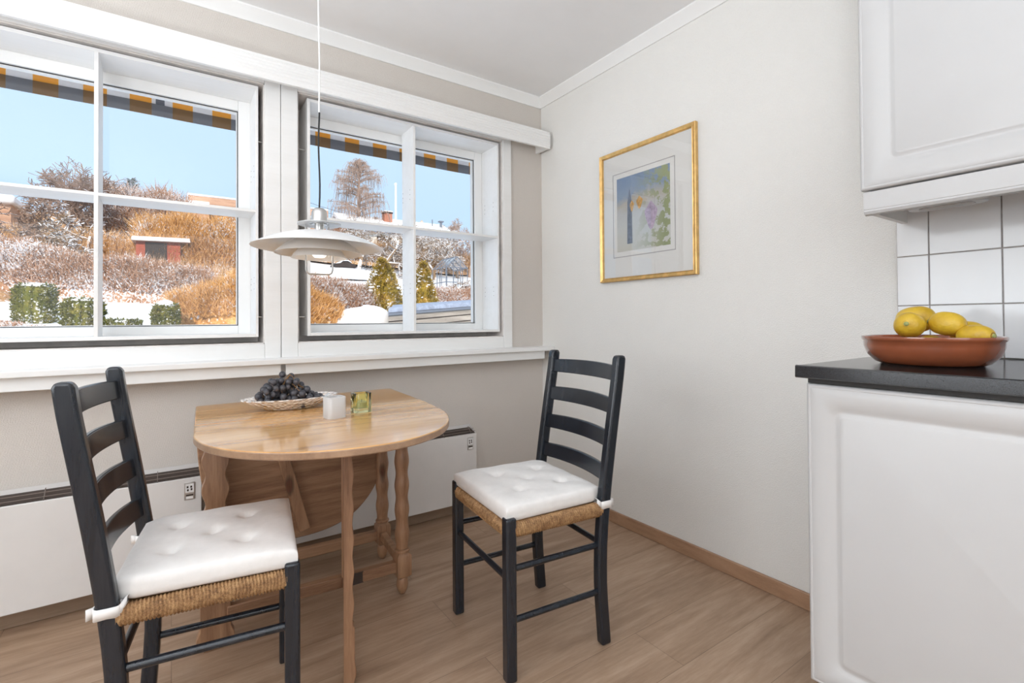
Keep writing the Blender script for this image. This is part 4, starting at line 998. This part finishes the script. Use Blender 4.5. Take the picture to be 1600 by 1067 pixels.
# long tan building on the crest
a_, b_ = at(294, 300, 42), at(430, 300, 42); g0 = gz(a_.x, 42); zt = at(296, 304.5, 42).z
t = thing('hilltop_building', 'long low building with a tan fascia and snowy roof on the hill crest', 'building', (a_.x, 42, g0))
q = lambda x, y, z_: (x-a_.x, y-42, z_-g0)
MB().box(q(a_.x+.6, 42.8, g0-.3), q(b_.x+4, 48, zt-.55)).build('wall', M['tanboard'], t, smooth=0)
MB().box(q(a_.x, 42, zt-.62), q(b_.x+4, 49, zt)).build('fascia', M['tanboard'], t, bevel=.03)
MB().box(q(a_.x-.05, 41.95, zt), q(b_.x+4, 49, zt+.14)).build('roof_snow', M['snow'], t, bevel=.06)
for k in range(9): MB().box(q(a_.x+1.0+k*.8, 42.75, zt-1.15), q(a_.x+1.5+k*.8, 42.82, zt-.72)).build('window', M['dark'], t, smooth=0)
a2, b2 = at(205, 312, 40), at(300, 312, 40); zt = at(250, 312, 40).z; g0 = gz(a2.x, 40)
t = thing('long_shed', 'lower snow-roofed building left of the tan one on the crest', 'building', (a2.x, 40, g0)); q = lambda x, y, z_: (x-a2.x, y-40, z_-g0)
MB().box(q(a2.x, 40, g0-.3), q(b2.x+1, 45, zt)).build('wall', M['tanboard'], t, smooth=0); MB().prism([(-.3, 0), (2.5, .45), (5.3, 0), (5.3, .15), (2.5, .62), (-.3, .16)], lambda u, v: q(a2.x-.2, 40+u, zt+v-.02), lambda u, v: q(b2.x+1, 40+u, zt+v-.02)).build('roof_snow', M['snow'], t, smooth=30)
# red shed
a_, b_ = at(212, 395, 18.2), at(282, 395, 18.2); zt = at(250, 376, 18.2).z; g0 = gz(a_.x, 18.2)
t = thing('red_shed', 'small red wooden shed with thick snow on its roof, half hidden in golden brush', 'shed', (a_.x, 18.2, g0)); q = lambda x, y, z_: (x-a_.x, y-18.2, z_-g0)
MB().box(q(a_.x, 18.3, g0-.3), q(b_.x, 20, zt)).build('wall', M['redwood'], t, smooth=0)
MB().box(q(a_.x+.22, 18.27, g0-.2), q(a_.x+.75, 18.31, zt-.06)).build('opening', M['dark'], t, smooth=0)
MB().prism([(-.12, -.02), (.1, .10), (1.2, .26), (1.9, .12), (1.9, -.03), (-.12, -.05)], lambda u, v: q(a_.x-.1, 18.2+u, zt+v), lambda u, v: q(b_.x+.25, 18.2+u, zt+v+.04)).build('roof_snow', M['snow'], t, bevel=.03, smooth=40)
# cottage at the far left
a_, b_ = at(-60, 330, 34), at(26, 330, 34); zt = at(0, 318, 34).z; g0 = gz(a_.x, 34)
t = thing('hill_cottage', 'brown cottage with snow on its roof at the far left of the slope', 'house', (a_.x, 34, g0)); q = lambda x, y, z_: (x-a_.x, y-34, z_-g0)
MB().box(q(a_.x, 34, g0-.5), q(b_.x-.2, 38, zt)).build('wall', M['tanboard'], t, smooth=0); MB().box(q(a_.x, 33.6, zt), q(b_.x, 38.3, zt+.42)).build('roof_snow', M['snow'], t, bevel=.12)
MB().box(q(b_.x-1.6, 33.96, g0+.8), q(b_.x-.7, 34.01, zt-.25)).build('window', M['dark'], t, smooth=0)
# dry seedheads poking from the snow
def seedfn(px0, px1, y0, y1):
    def f():
        y = random.uniform(y0, y1); x = at(random.uniform(px0, px1), 500, y).x; return x, y, gz(x, y)+random.uniform(0, .14)
    return f
blades('dry_seedheads', [(900, seedfn(-10, 36, 8.6, 9.3), .05, .008, .9), (500, seedfn(40, 78, 8.0, 8.4), .035, .006, .9)], M['hedge'], 'dry brown seedheads poking out of the snow at the lower left of the left window', 'plants')

# right window: birch, house, pole, orchard, greenhouse, playhouse
p = at(558, 345, 43); hb = at(560, 250, 43).z-gz(p.x, 43)
def birch():
    rnd = random.Random(4); mb = MB(); g0 = gz(p.x, 43); base = Vector((p.x, 43, g0-.2)); top = Vector((p.x+.25, 43, g0+hb))
    tp = [base.lerp(top, k/10)+Vector((rnd.gauss(0,.05), 0, 0)) for k in range(11)]; mb.tube(tp, [.24*(1-k/11.5)+.015 for k in range(11)], 7, cap=False)
    z_low = at(556, 345, 43).z
    for k in range(70):
        f_ = .30+.70*(k/70)**.9; c = base.lerp(top, f_); a_ = rnd.uniform(0, 2*PI); v = (f_-.30)/.70
        R_ = 2.45*math.sin(min(1, (1.02-v)*1.7)*PI/2)**.9*rnd.uniform(.65, 1.05)*(.75 if v < .06 else 1)
        dr_ = Vector((math.cos(a_), math.sin(a_), 0)); pts = [c + dr_*R_*t_ + Vector((0,0,R_*(.62*t_-.42*t_*t_))) for t_ in (0, .3, .6, .85, 1)]
        mb.tube(pts, [.055*(1-v*.5), .04, .028, .018, .012], 4, cap=False)
        for j in range(19):
            t_ = rnd.uniform(.25, 1); i = min(int(t_*4), 3); q0 = pts[i].lerp(pts[i+1], t_*4-i); ln = rnd.uniform(.5, 1.5)*(1.25-v*.7); s2 = Vector((rnd.gauss(0,.30), rnd.gauss(0,.3), 0))
            tw = [q0, q0+s2*.6+Vector((0,0,.16)), q0+s2+Vector((0,0,-ln*.35)), q0+s2*1.15+Vector((0,0,-ln))]; mb.tube(tw, [.014, .012, .010, .008], 3, cap=False)
    tag(mb.build('birch_tree', M['birch'], smooth=0), 'tall weeping birch standing alone against the sky in the right window', 'tree')
birch()
def house():
    Y = 40.0; a_ = at(538, 345, Y); b_ = at(716, 365, Y); g0 = gz(a_.x, Y); ze = at(560, 356, Y).z; zr = at(548, 336.5, Y+3).z
    t = thing('snow_roofed_house', 'long low house with a snow-covered roof and brick chimney in the right window', 'house', (a_.x, Y, g0)); q = lambda x, y, z_: (x-a_.x, y-Y, z_-g0)
    MB().box(q(a_.x+.5, Y+.5, g0-.5), q(b_.x-.5, Y+6, ze-.12)).build('wall', M['facade'], t, smooth=0)
    MB().prism([(0, ze-.02), (3.2, zr-.05), (6.5, ze)], lambda u, v: q(a_.x+.5, Y+u, v), lambda u, v: q(a_.x+.56, Y+u, v)).build('gable', M['tanboard'], t, smooth=0)
    MB().prism([(-.1, ze-.12), (3.2, zr-.12), (6.6, ze-.12), (6.6, ze+.05), (3.2, zr+.14), (-.1, ze+.10)], lambda u, v: q(a_.x, Y+u, v), lambda u, v: q(b_.x, Y+u, v-(.0 if u < 0 else .0))).build('roof_snow', M['snow'], t, smooth=30)
    MB().box(q(a_.x+.2, Y-.12, ze-.26), q(b_.x-.2, Y-.02, ze-.10)).build('gutter', M['slate'], t, smooth=0)
    for px_ in (600, 690):
        c = at(px_, 365, Y+.45); MB().box(q(c.x-.6, Y+.44, ze-1.3), q(c.x+.6, Y+.5, ze-.45)).build('window', M['dark'], t, smooth=0)
    c = at(605, 340, Y+2.4); zc = at(605, 331.5, Y+2.4).z
    ch_ = MB().box(q(c.x-.36, Y+2.1, zr-1.0), q(c.x+.36, Y+2.7, zc-.16)).build('chimney', M['brick'], t, smooth=0)
    MB().box(q(c.x-.40, Y+2.05, zc-.16), q(c.x+.40, Y+2.75, zc-.03)).build('chimney_cap', M['dark'], ch_, smooth=0); MB().box(q(c.x-.40, Y+2.05, zc-.03), q(c.x+.40, Y+2.75, zc+.06)).build('cap_snow', M['snow'], ch_, bevel=.03)
    c = at(689, 350, Y+2.4); zc = at(689, 346.5, Y+2.4).z; MB().tube([q(c.x, Y+2.4, zc-1), q(c.x, Y+2.4, zc)], .12, 8).build('roof_vent', M['slate'], t); MB().box(q(c.x-.22, Y+2.2, zc-.05), q(c.x+.22, Y+2.6, zc+.05)).build('vent_cap', M['slate'], t, smooth=0)
    c = at(675.5, 350, Y+2.4); zc = at(675, 343, Y+2.4).z; MB().tube([q(c.x, Y+2.4, zc-1.2), q(c.x, Y+2.4, zc)], .05, 6).build('roof_pipe', M['slate'], t)
    c = at(568, 350, Y+2.4); zc = at(568, 326, Y+2.4).z; MB().tube([q(c.x, Y+2.4, zc-2), q(c.x, Y+2.4, zc)], .03, 6).build('aerial', M['lampwhite'], t)
    MB().tube([q(c.x-.35, Y+2.4, zc-.25), q(c.x+.35, Y+2.4, zc-.25)], .02, 6).build('aerial', M['lampwhite'], t)
house()
p = at(618.5, 360, 36); o = MB().tube([(p.x, 36, gz(p.x, 36)-.1), (p.x, 36, at(618.5, 288, 36).z)], [.11, .07], 10).build('flagpole', M['lampwhite'])
tag(o, 'tall white flagpole standing in front of the snow-roofed house', 'flagpole'); MB().lathe([(.001,-.12), (.1,-.06), (.12,0), (.08,.08), (.001,.12)], (0,0,0), 10).build('finial', M['lampwhite'], o, loc=(p.x, 36, at(618.5, 288, 36).z))
M['wire'] = plain('power_line', (.12,.13,.15), .6)
wl = thing('power_lines', 'thin power lines crossing the sky at the left of the right window', 'power line', (at(470, 320, 38).x, 38, 10))
for pa, pb in (((455, 306), (530, 331)), ((455, 316), (530, 337)), ((455, 330), (530, 344)), ((455, 337), (530, 347))):
    a_, b_ = at(*pa, 38), at(*pb, 44); MB().tube([a_-wl.location, (a_+b_)/2-wl.location-Vector((0,0,.06)), b_-wl.location], .016, 4).build('wire', M['wire'], wl)
for sd_, px_, pyb, Y, h_, lab in ((21, 712, 365, 46, 2.3, 'bare tree on the skyline right of the roof end'), (22, 733, 365, 30, 2.3, 'bare snowy tree cut by the right edge of the right window'), (23, 655, 352, 48, 0, ''), (24, 700, 362, 47, 1.8, 'smaller bare tree on the skyline just over the roof end')):
    if not h_: continue
    p = at(px_, pyb, Y); branches(sd_, (p.x, Y, gz(p.x, Y)), h_, .8, 4, M['birch'], 'bare_tree', lab, 'tree', r0=.10, kids=5, minr=.012)
p = at(659, 350, 47); t = thing('distant_fir', 'tiny brownish fir top peeping over the snowy roof', 'fir', (p.x, 47, gz(p.x, 47)))
hf = at(659, 344, 47).z-gz(p.x, 47); MB().lathe([(.9, 0), (1.0, hf*.5), (.75, hf*.7), (.45, hf*.85), (.02, hf)], n=14, wob=lambda w, r_, z_: 1+random.uniform(-.15, .15)).build('crown', M['scrub'], t, smooth=0)
for sd_, px_, Y, h_, lab in ((31, 560, 26, 2.2, 'apple tree with snow-lined branches just right of the pendant lamp'), (32, 598, 27, 2.5, 'apple tree with snow-lined branches above the left cone conifer'), (33, 640, 29, 2.7, 'apple tree with snow-lined branches behind the vertical bar of the right window'), (34, 680, 27, 2.5, 'apple tree with snow-lined branches above the right cone conifer'), (35, 716, 29, 2.6, 'distant apple tree with snow-lined branches beyond the greenhouse')):
    p = at(px_, 420, Y); branches(sd_, (p.x, Y, gz(p.x, Y)), h_, 1.6, 4, M['apple'], 'apple_tree', lab, 'tree', droop=.04, r0=.12, kids=6, up=-.02, wig=.2, group='apple trees in the orchard', minr=.011)
# nearest apple tree with thick trunk at the right
p = at(729, 452, 15); branches(36, (p.x, 15, gz(p.x, 15)), .95, 1.5, 4, M['apple'], 'apple_tree', 'nearest apple tree with a thick trunk at the right edge of the right window', 'tree', droop=.0, r0=.15, kids=6, up=.05, wig=.25, group='apple trees in the orchard', minr=.007)
# greenhouse
def greenhouse():
    Y = 19.0; a_ = at(697, 445, Y); b_ = at(735, 445, Y); g0 = gz(a_.x, Y); t = thing('greenhouse', 'small greenhouse with thin metal glazing bars standing in the snow', 'greenhouse', (a_.x, Y, g0))
    w = 1.05; h1 = at(697, 417, Y).z-g0; h2 = at(716, 401, Y).z-g0; ln = 1.3; mb = MB(); r_ = .018
    def ln_(a, b): mb.tube([a, b], r_, 4)
    for y in (0, ln/3, 2*ln/3, ln):
        ln_((0,y,-.1), (0,y,h1)); ln_((w,y,-.1), (w,y,h1)); ln_((0,y,h1), (w/2,y,h2)); ln_((w,y,h1), (w/2,y,h2))
    for x in (w/3, 2*w/3):
        ln_((x,0,-.1), (x,0,h1+(h2-h1)*.66)); ln_((x,ln,-.1), (x,ln,h1+(h2-h1)*.66))
    for c in ((0,h1), (w,h1), (w/2,h2), (0,.6), (w,.6)): ln_((c[0],0,c[1]), (c[0],ln,c[1]))
    ln_((0,0,.6), (w,0,.6)); ln_((0,0,h1), (w,0,h1)); mb.build('glazing_frame', M['slate'], t)
    for nm, vv in (('glass_panel', [(0,0,0),(w,0,0),(w,0,h1),(w/2,0,h2),(0,0,h1)]), ('glass_panel', [(0,0,0),(0,ln,0),(0,ln,h1),(0,0,h1)]), ('glass_panel', [(w,0,0),(w,ln,0),(w,ln,h1),(w,0,h1)]), ('glass_panel', [(0,0,h1),(0,ln,h1),(w/2,ln,h2),(w/2,0,h2)]), ('glass_panel', [(w,0,h1),(w,ln,h1),(w/2,ln,h2),(w/2,0,h2)])):
        MB().add(vv, [tuple(range(len(vv)))]).build(nm, M['acrylic'], t, smooth=0)
greenhouse()
# snow-covered car
p = at(536, 419, 24); t = thing('parked_car', 'dark parked car almost buried in snow, just right of the pendant lamp', 'car', (p.x, 24, p.z-.02))
zc = at(536, 409, 24).z-p.z+.02; cw = (at(552, 415, 24).x-at(520, 415, 24).x)/2
bk = []
for i in range(9):
    for k_ in range(24):
        a_ = 2*PI*k_/24; bk.append((1.7*math.cos(a_)*math.sin(i/8*PI/2), .9*math.sin(a_)*math.sin(i/8*PI/2), (p.z-gz(p.x, 24)+.1)*(math.cos(i/8*PI/2)**.5-1)+.04))
MB().add(bk, [(i*24+j, i*24+(j+1) % 24, (i+1)*24+(j+1) % 24, (i+1)*24+j) for i in range(8) for j in range(24)]).build('snow_bank', M['snow'], t, smooth=80)
body = [(-1.1,.0), (-1.12,.42), (-.95,.58), (-.62,.66), (-.35,.95), (.25,1.0), (.62,.70), (1.0,.62), (1.12,.40), (1.1,0)]
MB().prism([(u*cw/1.1, v*zc*.93) for u, v in body], lambda u, v: (u, -.5, v), lambda u, v: (u, .5, v)).build('body', M['dark'], t, bevel=.04)
MB().prism([(u*cw/1.12, v*zc) for u, v in ((-1.15,.52), (-.66,.66), (-.38,.97), (-.3,1.06), (.25,1.1), (.36,1.0), (.62,.78), (.6,.72), (.22,1.0), (-.33,.95), (-.62,.62))], lambda u, v: (u, -.53, v), lambda u, v: (u, .53, v)).build('snow_cover', M['snow'], t, bevel=.02)
# snow mound
p = at(567, 505, 8.4); g0 = gz(p.x, 8.4); t = thing('snow_mound', 'smooth rounded snow mound beside the small planked shed', 'snow mound', (p.x, 8.4, g0))
vs = []; n = 40; wl_, wr_ = p.x-at(524, 500, 8.4).x, at(612, 500, 8.4).x-p.x; hz = at(567, 475.5, 8.4).z-g0
for i in range(13):
    v = i/12
    for j in range(n):
        a_ = 2*PI*j/n; c, s = math.cos(a_), math.sin(a_); rr_ = math.sin(v*PI/2)**.8; vs.append(((wr_ if c > 0 else wl_)*c*rr_*(1+.04*math.sin(3*a_)), .38*s*rr_, hz*math.cos(v*PI/2)**.55*(1+.05*c)-.03))
MB().add(vs, [(i*n+j, i*n+(j+1) % n, (i+1)*n+(j+1) % n, (i+1)*n+j) for i in range(12) for j in range(n)]).build('snow_heap', M['snow'], t, smooth=80)
mb = MB()
for k in range(16):
    q0 = at(random.choice((random.uniform(572, 580), random.uniform(585, 598))), random.uniform(499, 504), 8.03)-Vector((p.x, 8.4, g0)); mb.add([q0, q0+Vector((.012,0,.004)), q0+Vector((.004,0,.014)), q0+Vector((.008,.01,.006))], [(0,1,2), (0,1,3), (1,2,3), (0,2,3)])
mb.build('poking_twigs', M['hedge'], t, smooth=0)
# planked shed (playhouse-like lean-to) close to the window
Y = 7.4; a_ = at(607, 500, Y); b_ = at(765, 500, Y+.25); g0 = gz(a_.x, Y)
t = thing('planked_shed', 'low weathered plank shed with a frosted blue-grey roof, bottom right of the right window', 'shed', (a_.x, Y, g0)); A0 = Vector((a_.x, Y, 0)); B0 = Vector((b_.x, Y+.25, 0)); dr_ = (B0-A0); lnn = dr_.length; dr_.normalize(); nn = Vector((.385, .923, 0))
zt = at(607, 492, Y).z
def q(u, v, z_): w_ = A0+dr_*u+nn*v; return (w_.x-a_.x, w_.y-Y, z_-g0)
zt2 = at(760, 479, B0.y-.1).z
MB().prism([(0, g0-.2), (lnn, g0-.2), (lnn, zt2), (0, zt)], lambda u, z_: q(u, .02, z_), lambda u, z_: q(u, 1.2, z_)).build('body', M['dark'], t, smooth=0)
k = 0; zb = zt-.012
for k in range(4):
    z1 = zt-.01-k*.105; z0_ = z1-.090
    MB().prism([(0, z0_), (lnn, z0_+(zt2-zt)), (lnn, z1+(zt2-zt)), (0, z1)], lambda u, z_: q(u, -.004, z_), lambda u, z_: q(u, .018, z_)).build('plank', M['greywood'], t, bevel=.004)
MB().prism([(0, zt-.012), (lnn, zt2-.012), (lnn, zt2+.035), (0, zt+.035)], lambda u, z_: q(u, -.06, z_), lambda u, z_: q(u, 1.25, z_)).build('fascia', M['slate'], t, bevel=.004)
mb = MB(); vs = []; n = 36
for i in range(n+1):
    u = lnn*i/n; zz = zt+.035+(zt2-zt)*i/n; j1 = random.uniform(-.006, .006)
    for (v, h_) in ((-.075+j1, .0), (-.085+j1, .03), (-.06, .062), (.0, .082), (.3, .10), (1.25, .16)): vs.append(q(u, v, zz+h_*(1 if 0 < i < n else .7)))
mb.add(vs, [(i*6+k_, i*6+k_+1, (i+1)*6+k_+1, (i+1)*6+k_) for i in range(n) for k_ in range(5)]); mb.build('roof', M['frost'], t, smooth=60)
c_ = at(736, 497, 6.9); uu = lnn*.835
MB().prism([(uu, zt-.17), (uu+.10, zt-.17), (uu+.10, zt-.035), (uu, zt-.035)], lambda u, z_: q(u, -.012, z_+(zt2-zt)*.8), lambda u, z_: q(u, -.004, z_+(zt2-zt)*.8)).build('hinge_plate', M['slate'], t, bevel=.002)

# awning valance outside, striped
def stripemat(name, ca, cb):
    m, nt, b = nodes(name); tc = N(nt, 'ShaderNodeTexCoord'); sp = N(nt, 'ShaderNodeSeparateXYZ'); L(nt, tc.outputs['Object'], sp.inputs[0])
    f = mathn(nt, 'FRACT', mathn(nt, 'DIVIDE', mathn(nt, 'ADD', sp.outputs['X'], AW0), AWP)); s = mathn(nt, 'GREATER_THAN', f, .5)
    c = mixc(nt, s, cb, ca); c = mixc(nt, mathn(nt, 'MULTIPLY', noise(nt, coords(nt), 60, 5, .8), .25), c, tuple(x*.45 for x in ca))
    L(nt, c, b.inputs['Base Color']); b.inputs['Roughness'].default_value = .9
    tl = N(nt, 'ShaderNodeBsdfTranslucent'); L(nt, c, tl.inputs['Color']); mx = N(nt, 'ShaderNodeMixShader'); mx.inputs[0].default_value = .45
    L(nt, b.outputs[0], mx.inputs[1]); L(nt, tl.outputs[0], mx.inputs[2]); L(nt, mx.outputs[0], nt.nodes['Material Output'].inputs['Surface']); return m
AWP = .171; AW0 = 10.5*AWP + .513-.004
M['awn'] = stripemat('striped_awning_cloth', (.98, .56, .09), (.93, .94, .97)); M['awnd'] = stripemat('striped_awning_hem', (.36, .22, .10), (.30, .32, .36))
aw = thing('window_awning', 'yellow and white striped awning edge hanging outside above both windows', 'awning', (0, 3.0, 2.2))
zb, zt = 2.078, 2.40
def cloth(z0, z1, name, mat, y, th):
    vs = []; n = 220
    for i in range(n+1):
        x = -1.6+4.4*i/n; wv = .004*math.sin(x*9)
        for (yy, zz) in ((y+wv, z0), (y+wv, z1), (y+th+wv, z1), (y+th+wv, z0)): vs.append((x, yy-3.0, zz-2.2))
    MB().add(vs, [(i*4+k, i*4+(k+1) % 4, (i+1)*4+(k+1) % 4, (i+1)*4+k) for i in range(n) for k in range(4)]).build(name, mat, aw, smooth=0)
cloth(2.135, zt, 'valance', M['awn'], 3.0, .002); cloth(zb, 2.135, 'hem_band', M['awnd'], 2.998, .006)  # lower band repeats the stripes in darker colours
for x in (-.047, 1.285): MB().box((x-.018, -.004, -.066), (x+.018, -.0015, .2)).build('seam_strip', M['slate'], aw, smooth=0)
MB().box((-1.6, -.29, .18), (2.8, .02, .26)).build('cassette', M['white'], aw, bevel=.01)
# eaves and house wall outside so that sun comes only over the roof
# ------------------------------------------------------------------ light
w = bpy.data.worlds.new('sky'); SC.world = w; w.use_nodes = True; nt = w.node_tree; bg = nt.nodes['Background']
tc = N(nt, 'ShaderNodeTexCoord'); sp = N(nt, 'ShaderNodeSeparateXYZ'); L(nt, tc.outputs['Generated'], sp.inputs[0])
c = ramp(nt, sp.outputs['Z'], [(0, (.335,.475,.655)), (.14, (.355,.49,.66)), (.40, (.39,.52,.675)), (.60, (.40,.53,.68)), (.8, (.90,1.0,1.15)), (1, (.95,1.05,1.2))])
L(nt, c, bg.inputs['Color']); bg.inputs['Strength'].default_value = 1.75
def light(kind, name, loc, rot, energy, color, size=None, size_y=None, **k):
    l = bpy.data.lights.new(name, kind); l.energy = energy; l.color = color
    if kind == 'AREA': l.shape = 'RECTANGLE'; l.size = size; l.size_y = size_y
    for a, b in k.items(): setattr(l, a, b)
    o = bpy.data.objects.new(name, l); COL.objects.link(o); o.location = loc; o.rotation_euler = rot; return o
sd = Vector((.35, 1.0, -.42)).normalized()      # low winter sun from behind the house on to the slope
s = light('SUN', 'sun', (0, -10, 12), (0,0,0), 4.1, (1, .88, .74), angle=.009); s.rotation_euler = sd.to_track_quat('-Z', 'Y').to_euler()
# fill lights added behind and left of the camera to brighten the room
light('AREA', 'rear_window_daylight', (-.6, YB+.08, 1.45), (PI/2, 0, 0), 26, (.88, .945, 1), 2.6, 1.5)
light('AREA', 'left_window_daylight', (XL+.08, .9, 1.5), (PI/2, 0, -PI/2), 34, (.88, .945, 1), 1.8, 1.3)
light('AREA', 'uplighter_lamp', (-.95, .85, 1.15), (PI, 0, 0), 17, (.87, .935, 1), .32, .32)  # bodiless light aimed up, added to brighten the ceiling
light('AREA', 'kitchen_uplight', (-.7, -.5, 1.35), (PI, 0, 0), 62, (.87, .935, 1), .9, .5)  # second added ceiling fill, no lamp body modelled

# ------------------------------------------------------------------ camera
cam = bpy.data.cameras.new('camera'); co = bpy.data.objects.new('camera', cam); COL.objects.link(co)
cam.sensor_width = 36; cam.lens = 36*FPX/1600; cam.shift_y = -40.96/1600; cam.clip_start = .05; cam.clip_end = 500
R = ROT; right = (R[0][0], R[0][2], -R[0][1]); upv = (-R[1][0], -R[1][2], R[1][1]); back = (-R[2][0], -R[2][2], R[2][1])
co.matrix_world = Matrix(((right[0], upv[0], back[0], 0), (right[1], upv[1], back[1], 0), (right[2], upv[2], back[2], CAMH), (0,0,0,1)))
SC.camera = co
vs_ = SC.view_settings; vs_.view_transform = 'Standard'; vs_.look = 'None'; vs_.gamma = 1; vs_.use_curve_mapping = False; vs_.exposure = -0.02
SC.cycles.max_bounces = 10; SC.cycles.diffuse_bounces = 6; SC.cycles.transparent_max_bounces = 16; SC.cycles.caustics_reflective = False; SC.cycles.sample_clamp_indirect = 6
SC.cycles.use_denoising = True
